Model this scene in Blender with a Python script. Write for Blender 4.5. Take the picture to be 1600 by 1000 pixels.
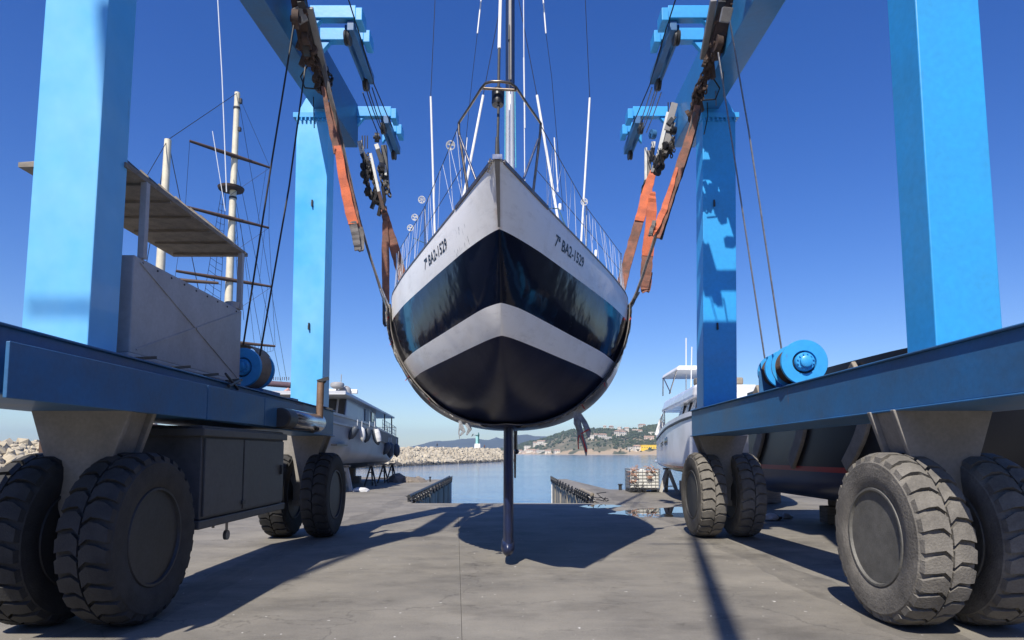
import bpy, bmesh, math, random
import numpy as np
from mathutils import Vector, Matrix
random.seed(7)
S = bpy.context.scene
for o in list(bpy.data.objects): bpy.data.objects.remove(o)
COL = S.collection
R = math.radians
# ------------------------------------------------------------------ camera
PITCH = math.atan(84/1017.)
cam = bpy.data.cameras.new('camera'); co = bpy.data.objects.new('camera', cam); COL.objects.link(co)
co.location = (0, 0, 1.6); co.rotation_euler = (math.pi/2+PITCH, 0, 0)
cam.lens = 36*1017/1600.; cam.sensor_width = 36; cam.shift_y = 123/1600.
cam.clip_start = .05; cam.clip_end = 60000
S.camera = co
# ------------------------------------------------------------------ light
SX, SY = .26, .8                       # horizontal run of a shadow per metre of drop
ELEV = math.atan(1/math.hypot(SX, SY))
AZ = math.atan2(SX, SY)
W = bpy.data.worlds.new('World'); S.world = W; W.use_nodes = True
nt = W.node_tree; bg = nt.nodes['Background']
sky = nt.nodes.new('ShaderNodeTexSky'); sky.sky_type = 'NISHITA'; sky.sun_disc = False
sky.sun_elevation = ELEV; sky.sun_rotation = math.pi+AZ
sky.altitude = 0; sky.air_density = 1.0; sky.dust_density = .3; sky.ozone_density = 4.5
hs = nt.nodes.new('ShaderNodeHueSaturation'); hs.inputs['Saturation'].default_value = 1.3; hs.inputs['Hue'].default_value = .519
nt.links.new(sky.outputs[0], hs.inputs['Color']); nt.links.new(hs.outputs[0], bg.inputs[0])
bg.inputs[1].default_value = .11
sun = bpy.data.lights.new('sun', 'SUN'); sun.energy = 4.9; sun.angle = R(.55); sun.color = (1, .94, .85)
so = bpy.data.objects.new('sun', sun); COL.objects.link(so)
so.rotation_euler = Vector((SX, SY, -1)).to_track_quat('-Z', 'Y').to_euler()
S.view_settings.view_transform = 'Standard'; S.view_settings.look = 'None'
S.view_settings.gamma = 1; S.view_settings.exposure = .46
S.render.engine = 'CYCLES'
S.cycles.volume_bounces = 0; S.cycles.max_bounces = 8; S.cycles.transparent_max_bounces = 12

CT, ST = math.cos(PITCH), math.sin(PITCH)
def P(u, v, Y):
    "the world point at distance Y measured from the survey of the photograph"
    x = (u-800)/1017.; y = (623-v)/1017.
    f = CT-ST*y; up = ST+CT*y
    return Vector((x/f*Y, Y, 1.6+up/f*Y))
def PZ(u, v, z):
    "the point of that sight line at height z"
    p = P(u, v, 1.); return P(u, v, (z-1.6)/(p.z-1.6))

# ------------------------------------------------------------------ materials
MATS = {}
def mat(name, col, rough=.6, metal=0, var=.15, scale=3., bump=0., coat=0, col2=None, fine=None, spec=.5, streak=None, chips=0):
    "procedural paint, steel, cloth or stone: base colour broken by two noises, a second colour for dirt"
    m = bpy.data.materials.new(name); m.use_nodes = True; MATS[name] = m
    n = m.node_tree.nodes; l = m.node_tree.links; b = n['Principled BSDF']
    tc = n.new('ShaderNodeTexCoord'); mp = n.new('ShaderNodeMapping'); l.new(tc.outputs['Object'], mp.inputs[0])
    if streak: mp.inputs['Scale'].default_value = streak
    n1 = n.new('ShaderNodeTexNoise'); n1.inputs['Scale'].default_value = scale; n1.inputs['Detail'].default_value = 6
    n1.inputs['Roughness'].default_value = .65; l.new(mp.outputs[0], n1.inputs[0])
    r = n.new('ShaderNodeValToRGB'); r.color_ramp.elements[0].position = .3; r.color_ramp.elements[1].position = .72
    c = Vector(col); d = Vector(col2) if col2 else c*(1-var*1.6)
    r.color_ramp.elements[0].color = (*d, 1); r.color_ramp.elements[1].color = (*(c*(1+var*.5)), 1)
    l.new(n1.outputs['Fac'], r.inputs[0])
    n2 = n.new('ShaderNodeTexNoise'); n2.inputs['Scale'].default_value = (fine or scale*14); n2.inputs['Detail'].default_value = 4
    l.new(mp.outputs[0], n2.inputs[0])
    mx = n.new('ShaderNodeMix'); mx.data_type = 'RGBA'; mx.blend_type = 'MULTIPLY'; mx.inputs[0].default_value = min(1, var*2.2)
    r2 = n.new('ShaderNodeValToRGB'); r2.color_ramp.elements[0].position = .25; r2.color_ramp.elements[1].position = .7
    r2.color_ramp.elements[0].color = (.55, .55, .55, 1)
    l.new(n2.outputs['Fac'], r2.inputs[0]); l.new(r.outputs[0], mx.inputs[6]); l.new(r2.outputs[0], mx.inputs[7])
    out = mx.outputs[2]
    if chips:
        for sc_, th, cc in (((1, 1, .12), .66, (.16, .07, .03, 1)), ((1, 1, 1), .7, (.09, .05, .035, 1))):
            m2_ = n.new('ShaderNodeMapping'); m2_.inputs['Scale'].default_value = sc_; l.new(tc.outputs['Object'], m2_.inputs[0])
            n3 = n.new('ShaderNodeTexNoise'); n3.inputs['Scale'].default_value = 5 if sc_[2] < 1 else 9; n3.inputs['Detail'].default_value = 7; n3.inputs['Roughness'].default_value = .72; l.new(m2_.outputs[0], n3.inputs[0])
            q3 = n.new('ShaderNodeMapRange'); q3.inputs[1].default_value = th; q3.inputs[2].default_value = th+.06; q3.inputs[4].default_value = chips; l.new(n3.outputs['Fac'], q3.inputs[0])
            x3 = n.new('ShaderNodeMix'); x3.data_type = 'RGBA'; x3.inputs[7].default_value = cc; l.new(q3.outputs[0], x3.inputs[0]); l.new(out, x3.inputs[6]); out = x3.outputs[2]
    l.new(out, b.inputs['Base Color'])
    mr = n.new('ShaderNodeMapRange'); mr.inputs[3].default_value = max(.02, rough-.1); mr.inputs[4].default_value = min(1, rough+.12)
    l.new(n1.outputs['Fac'], mr.inputs[0]); l.new(mr.outputs[0], b.inputs['Roughness'])
    b.inputs['Metallic'].default_value = metal; b.inputs['Coat Weight'].default_value = coat; b.inputs['Coat Roughness'].default_value = .08
    b.inputs['Specular IOR Level'].default_value = spec
    if bump:
        bp = n.new('ShaderNodeBump'); bp.inputs['Strength'].default_value = bump; bp.inputs['Distance'].default_value = .02
        l.new(n2.outputs['Fac'], bp.inputs['Height']); l.new(bp.outputs[0], b.inputs['Normal'])
    return m
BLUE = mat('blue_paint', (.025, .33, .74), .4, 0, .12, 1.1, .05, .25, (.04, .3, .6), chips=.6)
BLUE_SHADE = mat('blue_paint_shaded_worn', (.022, .14, .34), .5, 0, .14, 1.6, .06, .1, (.04, .11, .22), chips=.7)  # same blue darkened for shaded undersides and inner faces; the chips are wear
BLUE2 = mat('blue_paint_half_shaded', (.024, .2, .47), .45, 0, .12, 1.2, .04, .2, (.035, .17, .38), chips=.6)  # beam blue partly darkened, between its lit side and shaded underside
BLUE_SHEEN = mat('sheen_blue_paint', (.2, .5, .74), .42, 0, .08, .35, .03, .2, (.035, .36, .76), 4, chips=.5)  # sky reflection on the left columns put in as pale colour
STEELD = mat('dark_grey_steel', (.05, .052, .055), .5, .2, .25, 2., .08)
CAB = mat('cabinet_grey', (.085, .087, .09), .5, 0, .25, 1.2, .05, chips=.7)
LGREY = mat('light_grey_panel', (.42, .43, .44), .5, 0, .12, 1.5, .03, 0, (.32, .31, .3), chips=.6)
LEG = mat('leg_grey', (.3, .28, .25), .6, 0, .2, 2., .05)
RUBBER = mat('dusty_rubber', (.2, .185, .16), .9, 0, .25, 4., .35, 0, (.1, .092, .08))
RUBBER_SHADE = mat('shaded_rubber', (.05, .048, .045), .8, 0, .2, 5., .25, 0, (.02, .02, .02))  # shade on the left tyres put into the rubber colour
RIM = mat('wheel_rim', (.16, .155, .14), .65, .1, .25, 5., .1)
WIRE = mat('greasy_wire', (.035, .033, .032), .5, .6, .2, 20)
WIREL = mat('bright_wire', (.32, .31, .3), .4, .8, .2, 20)
CHAIN = mat('oily_chain', (.035, .032, .03), .5, .5, .3, 20, .2)
RUST = mat('rusty_gear', (.1, .06, .045), .75, .3, .35, 9, .3, 0, (.04, .03, .027))
GWHITE = mat('pale_bar', (.62, .62, .58), .5, 0, .15, 6, .05)
GBAR = mat('grey_bar', (.24, .23, .22), .5, .1, .15, 6, .05)
ORANGE = mat('orange_webbing', (.66, .16, .06), .85, 0, .3, 4, .5, 0, (.42, .12, .07), 90)
BROWN = mat('shaded_dirty_webbing', (.3, .12, .075), .88, 0, .4, 5., .5, 0, (.11, .07, .055), 90)  # orange webbing in shade coloured brown, with dirt mixed in
GREYW = mat('grey_webbing', (.17, .155, .145), .8, 0, .3, 6., .35)
PLASTIC = mat('plastic_film', (.72, .7, .68), .2, 0, .3, 12., .8, .3, (.25, .24, .23), 60)
REDTAPE = mat('red_tape', (.55, .04, .04), .5, 0, .1, 8)
STAIN = mat('stainless', (.5, .48, .46), .22, .95, .15, 15)
STAINB = mat('tarnished_stainless', (.3, .25, .2), .35, .9, .3, 9)
ALU = mat('silver_mast', (.75, .76, .78), .3, .35, .06, 4)
MAST_SHADE = mat('shaded_mast', (.03, .05, .11), .35, .3, .1, 4)  # gantry shadow on the upper mast coloured in as a dark section
WHITEP = mat('white_plastic', (.78, .78, .76), .4, 0, .05, 4)
BLACK = mat('black_plastic', (.012, .012, .013), .35, 0, .1, 10)
LINEW = mat('white_line', (.7, .72, .74), .7, 0, .05, 10)
LINEC = mat('turquoise_line', (.1, .5, .62), .7, 0, .3, 60)
GEL = mat('white_gelcoat', (.76, .77, .78), .25, 0, .05, 1.2, 0, .4)
GELG = mat('grey_gelcoat', (.36, .375, .39), .4, 0, .12, .7, 0, .2, (.38, .38, .38))
GLASS = mat('dark_window', (.012, .014, .018), .08, 0, .1, 2, 0, .5)
FEND = mat('blue_grey_fender', (.055, .07, .095), .5, 0, .15, 5)
FENDW = mat('white_fender', (.75, .75, .73), .5, 0, .1, 5)
NAVY = mat('navy_hull', (.006, .009, .024), .25, 0, .2, 2, 0, .4)
CANVAS = mat('beige_canvas', (.3, .26, .2), .85, 0, .2, 4, .3)
WOOD = mat('weathered_timber', (.3, .26, .21), .8, 0, .3, 5, .3, streak=(1, 1, 6))
CREAM = mat('cream_mast', (.72, .66, .5), .5, 0, .12, 2)
YARD = mat('dark_yard', (.09, .055, .04), .7, 0, .25, 4)
CONCW = mat('quay_wall', (.36, .32, .255), .85, 0, .25, 1.4, .3, 0, (.19, .17, .13), streak=(1, 1, .18))
CONCR = mat('precast_concrete', (.5, .48, .43), .85, 0, .15, 4, .3)
ROCK = mat('pale_limestone', (.5, .44, .33), .9, 0, .25, .22, .3, 0, (.34, .29, .21), 2.)
ROCKW = mat('wet_rock', (.07, .065, .055), .5, 0, .3, .5, .3)
ROCKB = mat('shore_boulder', (.3, .25, .2), .9, 0, .35, 1.5, .4, 0, (.1, .09, .08))
TEAL = mat('beacon_green', (.32, .62, .58), .5, 0, .1, 1)
IBCW = mat('translucent_tank', (.72, .71, .64), .45, 0, .12, 4)
NETO = mat('orange_net', (.5, .2, .1), .9, 0, .4, 9, .5, 0, (.4, .32, .26))
GALV = mat('galvanised', (.3, .31, .32), .45, .7, .2, 12)
ROOFT = mat('roof_tile_far', (.48, .32, .22), .9, 0, .2, .3)
HOUSEW = mat('house_wall_white', (.72, .66, .55), .9, 0, .12, .2)
HOUSEP = mat('house_wall_pink', (.64, .5, .4), .9, 0, .12, .2)
YEL = mat('yellow_wall', (.85, .55, .04), .8, 0, .06, .2)
WINF = mat('far_window', (.08, .09, .11), .3, 0, .1, 1)
TREE = mat('pine_foliage', (.075, .095, .04), .9, 0, .4, .06, .2, 0, (.028, .042, .02), .5)

# ------------------------------------------------------------------ building helpers
ROOT = {}                     # world origin of every parent
def tag(o, label=None, cat=None, group=None, kind=None):
    if label: o['label'] = label
    if cat: o['category'] = cat
    if group: o['group'] = group
    if kind: o['kind'] = kind
    return o
def empty(name, loc, label, cat, group=None):
    o = bpy.data.objects.new(name, None); COL.objects.link(o); o.location = loc; o.empty_display_size = .3
    ROOT[o.name] = Vector(loc); return tag(o, label, cat, group)
class MB:
    def __init__(s): s.v = []; s.f = []; s.mi = []; s.cur = 0; s.st = []
    def each(s, name, m, parent=None, **kw):
        o = []; e = s.st[1:]+[(len(s.v), len(s.f))]
        for (a, b), (c, d) in zip(s.st, e):
            q = MB(); q.v = s.v[a:c]; q.f = [[i-a for i in f] for f in s.f[b:d]]; q.mi = s.mi[b:d]; o.append(q.build(name, m, parent, **kw))
        return o
    def add(s, vs, fs):
        n = len(s.v); s.st.append((n, len(s.f))); s.v += [tuple(p) for p in vs]; s.f += [[i+n for i in f] for f in fs]; s.mi += [s.cur]*len(fs); return s
    def hexa(s, a):           # 8 corners, bottom ring then top ring
        return s.add(a, [(3, 2, 1, 0), (4, 5, 6, 7), (0, 1, 5, 4), (1, 2, 6, 5), (2, 3, 7, 6), (3, 0, 4, 7)])
    def box(s, a, b):
        x0, x1 = sorted((a[0], b[0])); y0, y1 = sorted((a[1], b[1])); z0, z1 = sorted((a[2], b[2]))
        return s.hexa([(x0, y0, z0), (x1, y0, z0), (x1, y1, z0), (x0, y1, z0), (x0, y0, z1), (x1, y0, z1), (x1, y1, z1), (x0, y1, z1)])
    def bar(s, p, q, w, h, up=(0, 0, 1)):     # rectangular bar between two points
        p = Vector(p); q = Vector(q); d = (q-p).normalized(); sd = d.cross(Vector(up))
        if sd.length < 1e-3: sd = d.cross(Vector((0, 1, 0)))
        sd.normalize(); u = sd.cross(d)
        r = lambda c: [c-sd*w/2-u*h/2, c+sd*w/2-u*h/2, c+sd*w/2+u*h/2, c-sd*w/2+u*h/2]
        a = r(p); b = r(q)
        return s.add(a+b, [(0, 1, 2, 3), (7, 6, 5, 4), (4, 5, 1, 0), (5, 6, 2, 1), (6, 7, 3, 2), (7, 4, 0, 3)])
    def prism(s, poly, d):                    # polygon (3d points) extruded by vector d
        n = len(poly); d = Vector(d); poly = [Vector(p) for p in poly]
        return s.add(poly+[p+d for p in poly], [list(range(n))[::-1], list(range(n, 2*n))]+[(i, (i+1) % n, n+(i+1) % n, n+i) for i in range(n)])
    def tube(s, pts, r, n=8, caps=True):
        pts = [Vector(p) for p in pts]; k = len(pts); rs = r if isinstance(r, (list, tuple)) else [r]*k
        vs = []; up = None
        for i, p in enumerate(pts):
            d = (pts[min(i+1, k-1)]-pts[max(i-1, 0)]).normalized()
            if up is None:
                up = Vector((0, 0, 1)) if abs(d.z) < .9 else Vector((0, 1, 0))
            a = d.cross(up).normalized(); b = a.cross(d); up = b
            for j in range(n):
                t = 2*math.pi*j/n; vs.append(p+(a*math.cos(t)+b*math.sin(t))*rs[i])
        fs = [(i*n+j, i*n+(j+1) % n, (i+1)*n+(j+1) % n, (i+1)*n+j) for i in range(k-1) for j in range(n)]
        if caps: fs += [list(range(n))[::-1], list(range((k-1)*n, k*n))]
        return s.add(vs, fs)
    def lathe(s, prof, c, axis, n=32, closed=False):  # prof: (radius, along axis)
        c = Vector(c); ax = Vector(axis).normalized(); a = ax.orthogonal().normalized(); b = ax.cross(a); k = len(prof)
        vs = [c+ax*h+(a*math.cos(2*math.pi*j/n)+b*math.sin(2*math.pi*j/n))*r for r, h in prof for j in range(n)]
        fs = [(i*n+j, i*n+(j+1) % n, ((i+1) % k)*n+(j+1) % n, ((i+1) % k)*n+j) for i in range(k if closed else k-1) for j in range(n)]
        if not closed:
            if prof[0][0] > 1e-4: fs.append(list(range(n))[::-1])
            if prof[-1][0] > 1e-4: fs.append(list(range((k-1)*n, k*n)))
        return s.add(vs, fs)
    def ribbon(s, pts, w, th, side=None):     # flat webbing: side is the width direction at each point
        pts = [Vector(p) for p in pts]; k = len(pts); vs = []
        if 3 <= k <= 8 and th >= .02 and not isinstance(side, list):      # webbing: resample to a smooth, slightly rumpled curve
            W = w if isinstance(w, (list, tuple)) else [w]*k; np_, nw = [], []; rr = random.Random(k*7+int(abs(pts[0].x)*100)); sv = Vector(side).normalized()
            for i in range(k-1):
                a, b, c, e = pts[max(i-1, 0)], pts[i], pts[i+1], pts[min(i+2, k-1)]
                for j in range(6):
                    t = j/6; q = .5*((2*b)+(c-a)*t+(2*a-5*b+4*c-e)*t*t+(3*b-a-3*c+e)*t**3)
                    np_.append(q+sv*rr.uniform(-.006, .006)+Vector((0, rr.uniform(-.012, .012), 0))); nw.append((W[i]+(W[i+1]-W[i])*t)*(1+rr.uniform(-.06, .05)))
            pts = np_+[pts[-1]]; w = nw+[W[-1]]; k = len(pts)
        for i, p in enumerate(pts):
            d = (pts[min(i+1, k-1)]-pts[max(i-1, 0)]).normalized()
            sd = Vector(side[i] if isinstance(side, list) else side); sd = (sd-d*sd.dot(d)).normalized(); nn = sd.cross(d)
            ww = w[i] if isinstance(w, (list, tuple)) else w
            vs += [p-sd*ww/2-nn*th/2, p+sd*ww/2-nn*th/2, p+sd*ww/2+nn*th/2, p-sd*ww/2+nn*th/2]
        fs = [(i*4+j, i*4+(j+1) % 4, i*4+4+(j+1) % 4, i*4+4+j) for i in range(k-1) for j in range(4)]+[(0, 1, 2, 3), (k*4-1, k*4-2, k*4-3, k*4-4)]
        return s.add(vs, fs)
    def ico(s, c, r, jit=.0, sq=(1, 1, 1), sub=1, rnd=random):
        bm = bmesh.new(); bmesh.ops.create_icosphere(bm, subdivisions=sub, radius=1)
        vs = [Vector((v.co.x*sq[0], v.co.y*sq[1], v.co.z*sq[2]))*r*(1+rnd.uniform(-jit, jit))+Vector(c) for v in bm.verts]
        fs = [[v.index for v in f.verts] for f in bm.faces]; bm.free()
        return s.add(vs, fs)
    def chain(s, pts, size=.05, wire=.012, n=None):
        pts = [Vector(p) for p in pts]; L = [0]
        for a, b in zip(pts, pts[1:]): L.append(L[-1]+(b-a).length)
        m = max(2, int(L[-1]/(size*1.25))); flip = 0
        for i in range(m):
            t = (i+.5)/m*L[-1]; j = max(q for q in range(len(L)-1) if L[q] <= t)
            d = (pts[j+1]-pts[j]).normalized(); c = pts[j]+d*(t-L[j]); a = d.orthogonal().normalized()
            if flip: a = a.cross(d)
            flip = not flip
            ring = [c+d*math.cos(w)*size*.85+a*math.sin(w)*size*.5 for w in [2*math.pi*q/8 for q in range(8)]]
            vs = []; nn = a.cross(d)
            for q in range(8):
                o = (ring[q]-c).normalized()
                for e in range(4):
                    w = 2*math.pi*e/4; vs.append(ring[q]+(o*math.cos(w)+nn*math.sin(w))*wire)
            s.add(vs, [(q*4+e, q*4+(e+1) % 4, ((q+1) % 8)*4+(e+1) % 4, ((q+1) % 8)*4+e) for q in range(8) for e in range(4)])
        return s
    def build(s, name, m, parent=None, bevel=0, smooth=False, label=None):
        me = bpy.data.meshes.new(name); o = Vector((0, 0, 0))
        if parent is not None: o = ROOT[parent.name]
        else:
            o = Vector(s.v[0]) if s.v else o
            zz = min(p[2] for p in s.v); xs = [p[0] for p in s.v]; ys = [p[1] for p in s.v]
            o = Vector(((min(xs)+max(xs))/2, (min(ys)+max(ys))/2, zz))
        me.from_pydata([(p[0]-o.x, p[1]-o.y, p[2]-o.z) for p in s.v], [], s.f)
        for x in (m if isinstance(m, list) else [m]): me.materials.append(x)
        if isinstance(m, list): me.polygons.foreach_set('material_index', s.mi)
        bm = bmesh.new(); bm.from_mesh(me); bmesh.ops.recalc_face_normals(bm, faces=bm.faces); bm.to_mesh(me); bm.free()
        if smooth:
            me.polygons.foreach_set('use_smooth', [True]*len(me.polygons)); me.set_sharp_from_angle(angle=R(38))
        ob = bpy.data.objects.new(name, me); COL.objects.link(ob)
        if parent is not None: ob.parent = parent
        else: ob.location = o
        ROOT[ob.name] = o
        if bevel:
            b = ob.modifiers.new('bevel', 'BEVEL'); b.width = bevel; b.segments = 2; b.limit_method = 'ANGLE'; b.angle_limit = R(40)
        if label: ob['label'] = label
        return ob
def children(o): return [c for c in COL.objects if c.parent == o]
def copy_tree(o, parent=None):
    c = o.copy(); COL.objects.link(c); c.parent = parent
    for ch in children(o): copy_tree(ch, c)
    return c
def pch(xs, ys):              # monotone curve through points
    xs = np.array(xs, float); ys = np.array(ys, float); h = np.diff(xs); d = np.diff(ys)/h
    m = np.zeros(len(xs)); m[0] = d[0]; m[-1] = d[-1]
    for i in range(1, len(xs)-1): m[i] = 0 if d[i-1]*d[i] <= 0 else 2*d[i-1]*d[i]/(d[i-1]+d[i])
    def f(x):
        x = min(max(x, xs[0]), xs[-1]); i = min(max(int(np.searchsorted(xs, x))-1, 0), len(h)-1)
        t = (x-xs[i])/h[i]; a = t*t*(3-2*t)
        return float(ys[i]*(1-a)+ys[i+1]*a+h[i]*(t*(1-t)**2*m[i]+t*t*(t-1)*m[i+1]))
    return f
def loft(B, ZS, ZK, N, M, XA, Ys, nt_=26, deck=True):
    "a hull: half breadth B, sheer ZS, keel ZK, section powers N M, centreline XA at stations Ys"
    mb = MB(); ts = [i/nt_ for i in range(nt_+1)]; ts = [t**1.5 for t in ts]
    def hw(Y, t): return B(Y)*(1-(1-t)**N(Y))**(1/M(Y))
    row = 2*nt_+1; vs = []
    for Y in Ys:
        zk, zs, xa = ZK(Y), ZS(Y), XA(Y)
        for t in reversed(ts): vs.append((xa-hw(Y, t), Y, zk+(zs-zk)*t))
        for t in ts[1:]: vs.append((xa+hw(Y, t), Y, zk+(zs-zk)*t))
    fs = [(i*row+j, i*row+j+1, (i+1)*row+j+1, (i+1)*row+j) for i in range(len(Ys)-1) for j in range(row-1)]
    fs.append([(len(Ys)-1)*row+j for j in range(row)]); fs.append([j for j in range(row)][::-1])
    if deck: fs += [(i*row, (i+1)*row, (i+1)*row+row-1, i*row+row-1) for i in range(len(Ys)-1)]
    mb.add(vs, fs); return mb, hw

# ================================================================== the setting
# ---- concrete yard: slabs with an open joint between them, quay walls down to the water
def conc():
    m = bpy.data.materials.new('yard_concrete'); m.use_nodes = True
    n = m.node_tree.nodes; l = m.node_tree.links; b = n['Principled BSDF']
    g = n.new('ShaderNodeNewGeometry')
    def noise(scale, detail, rough=.6, sc=(1, 1, 1)):
        mp = n.new('ShaderNodeMapping'); mp.inputs['Scale'].default_value = sc; l.new(g.outputs['Position'], mp.inputs[0])
        t = n.new('ShaderNodeTexNoise'); t.inputs['Scale'].default_value = scale; t.inputs['Detail'].default_value = detail; t.inputs['Roughness'].default_value = rough
        l.new(mp.outputs[0], t.inputs[0]); return t.outputs['Fac']
    def ramp(f, a, b_, ca, cb):
        r = n.new('ShaderNodeValToRGB'); r.color_ramp.elements[0].position = a; r.color_ramp.elements[1].position = b_
        r.color_ramp.elements[0].color = (*ca, 1); r.color_ramp.elements[1].color = (*cb, 1); l.new(f, r.inputs[0]); return r.outputs[0]
    def mul(a, b_, f=1.):
        x = n.new('ShaderNodeMix'); x.data_type = 'RGBA'; x.blend_type = 'MULTIPLY'; x.inputs[0].default_value = f
        l.new(a, x.inputs[6]); l.new(b_, x.inputs[7]); return x.outputs[2]
    base = ramp(noise(.35, 6, .6, (1, .8, 1)), .3, .7, (.19, .175, .148), (.265, .246, .208))
    sw = ramp(noise(.8, 9, .72, (.8, 1.3, 1)), .36, .6, (.7, .7, .71), (1.06, 1.05, 1.03))       # sweeps and tyre rub
    st = ramp(noise(1.7, 6, .8, (.8, 1.2, 1)), .33, .42, (.45, .44, .43), (1, 1, 1))                   # oil spots
    sx_ = n.new('ShaderNodeSeparateXYZ'); l.new(g.outputs['Position'], sx_.inputs[0])
    def mth(op, a, b_=None):
        x = n.new('ShaderNodeMath'); x.operation = op
        for i, q in enumerate((a, b_)):
            if q is None: continue
            if isinstance(q, (int, float)): x.inputs[i].default_value = q
            else: l.new(q, x.inputs[i])
        return x.outputs[0]
    ab = mth('ABSOLUTE', sx_.outputs[0]); wob = mth('MULTIPLY', mth('SUBTRACT', noise(.5, 2), .5), .8)
    tr = mth('ABSOLUTE', mth('SUBTRACT', mth('ADD', ab, wob), 3.7)); tr = mth('MULTIPLY', mth('LESS_THAN', tr, .26), mth('SUBTRACT', noise(3, 6, .75, (1, .25, 1)), .3))
    track = ramp(tr, .0, .5, (1, 1, 1), (.45, .45, .46))
    vo = n.new('ShaderNodeTexVoronoi'); vo.feature = 'DISTANCE_TO_EDGE'; vo.inputs['Scale'].default_value = .23
    va = n.new('ShaderNodeVectorMath'); va.operation = 'ADD'; nd = n.new('ShaderNodeTexNoise'); nd.inputs['Scale'].default_value = 1.3; nd.inputs['Detail'].default_value = 6; l.new(g.outputs['Position'], nd.inputs[0])
    vs_ = n.new('ShaderNodeVectorMath'); vs_.operation = 'SCALE'; vs_.inputs['Scale'].default_value = 1.6; l.new(nd.outputs['Color'], vs_.inputs[0]); l.new(g.outputs['Position'], va.inputs[0]); l.new(vs_.outputs[0], va.inputs[1]); l.new(va.outputs[0], vo.inputs[0])
    crk = ramp(vo.outputs['Distance'], .0, .0035, (.55, .55, .55), (1, 1, 1))
    blot = ramp(noise(.42, 7, .78, (.8, 1.5, 1)), .3, .5, (.5, .49, .48), (1, 1, 1))
    gr = ramp(noise(55, 4, .8), .3, .75, (.7, .7, .7), (1.15, 1.15, 1.15))
    pale = ramp(noise(1.6, 7, .8, (.5, 1.9, 1)), .62, .74, (0, 0, 0), (1, 1, 1))
    c = mul(mul(mul(base, sw, .8), st, .75), gr, .8); c = mul(mul(mul(c, track, .9), crk, .8), blot, .8)
    mx = n.new('ShaderNodeMix'); mx.data_type = 'RGBA'; mx.inputs[7].default_value = (.42, .4, .36, 1)
    sc = n.new('ShaderNodeMath'); sc.operation = 'MULTIPLY'; sc.inputs[1].default_value = .4
    l.new(pale, sc.inputs[0]); l.new(sc.outputs[0], mx.inputs[0]); l.new(c, mx.inputs[6])
    sp = ramp(noise(14, 2, .5), .735, .75, (0, 0, 0), (1, 1, 1))
    m2 = n.new('ShaderNodeMix'); m2.data_type = 'RGBA'; m2.inputs[7].default_value = (.6, .58, .54, 1); l.new(sp, m2.inputs[0]); l.new(mx.outputs[2], m2.inputs[6])
    l.new(m2.outputs[2], b.inputs['Base Color'])
    mr = n.new('ShaderNodeMapRange'); mr.inputs[3].default_value = .62; mr.inputs[4].default_value = .9
    l.new(noise(1.3, 5), mr.inputs[0]); l.new(mr.outputs[0], b.inputs['Roughness'])
    bp = n.new('ShaderNodeBump'); bp.inputs['Strength'].default_value = .35; bp.inputs['Distance'].default_value = .012
    l.new(noise(38, 6, .8), bp.inputs['Height']); l.new(bp.outputs[0], b.inputs['Normal'])
    return m
CONC = conc()
yard = bpy.data.objects.new('yard_ground', None); COL.objects.link(yard); ROOT[yard.name] = Vector((0, 0, 0)); tag(yard, kind='structure')
jx = lambda Y: -.427-.0852*(Y-5.72)
def slab(poly, depth=3.2, name='slab'):
    mb = MB(); mb.prism([(x, y, -depth) for x, y in poly], (0, 0, depth)); return mb.build(name, CONC, yard, bevel=.004)
slab([(-90, -40), (jx(-40)-.0012, -40), (jx(20.8)-.0012, 20.8), (-90, 20.8)])
slab([(jx(-40)+.0012, -40), (90, -40), (90, 20.8), (jx(20.8)+.0012, 20.8)])
slab([(-3.22, 20.812), (-3.65, 39), (-5.0, 39), (-5.3, 35), (-6.3, 34.5), (-6.5, 43), (-12.5, 43), (-12.5, 30), (-90, 30), (-90, 20.812)])
slab([(2.78, 20.812), (90, 20.812), (90, 28.5), (4.2, 28.5), (3.3, 39.5), (2.42, 39.5)])
# ---- sea
def watermat():
    m = bpy.data.materials.new('sea_water'); m.use_nodes = True
    n = m.node_tree.nodes; l = m.node_tree.links; b = n['Principled BSDF']
    b.inputs['Base Color'].default_value = (.04, .12, .24, 1); b.inputs['Roughness'].default_value = .1; b.inputs['IOR'].default_value = 1.33
    g = n.new('ShaderNodeNewGeometry'); mp = n.new('ShaderNodeMapping'); mp.inputs['Scale'].default_value = (.5, 1.3, 1); l.new(g.outputs['Position'], mp.inputs[0])
    t = n.new('ShaderNodeTexNoise'); t.inputs['Scale'].default_value = .9; t.inputs['Detail'].default_value = 5; t.inputs['Roughness'].default_value = .55; l.new(mp.outputs[0], t.inputs[0])
    t2 = n.new('ShaderNodeTexNoise'); t2.inputs['Scale'].default_value = .035; t2.inputs['Detail'].default_value = 3; l.new(mp.outputs[0], t2.inputs[0])
    mr = n.new('ShaderNodeMapRange'); mr.inputs[1].default_value = .35; mr.inputs[2].default_value = .7; mr.inputs[3].default_value = .3; mr.inputs[4].default_value = .8
    l.new(t2.outputs[0], mr.inputs[0])
    bp = n.new('ShaderNodeBump'); bp.inputs['Distance'].default_value = .1
    l.new(mr.outputs[0], bp.inputs['Strength']); l.new(t.outputs[0], bp.inputs['Height']); l.new(bp.outputs[0], b.inputs['Normal'])
    return m
SEA_Z = -1.5
sea = MB(); sea.box((-9000, -60, SEA_Z-6), (9000, 9500, SEA_Z)); so_ = sea.build('sea', watermat()); tag(so_, kind='structure')
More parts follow.
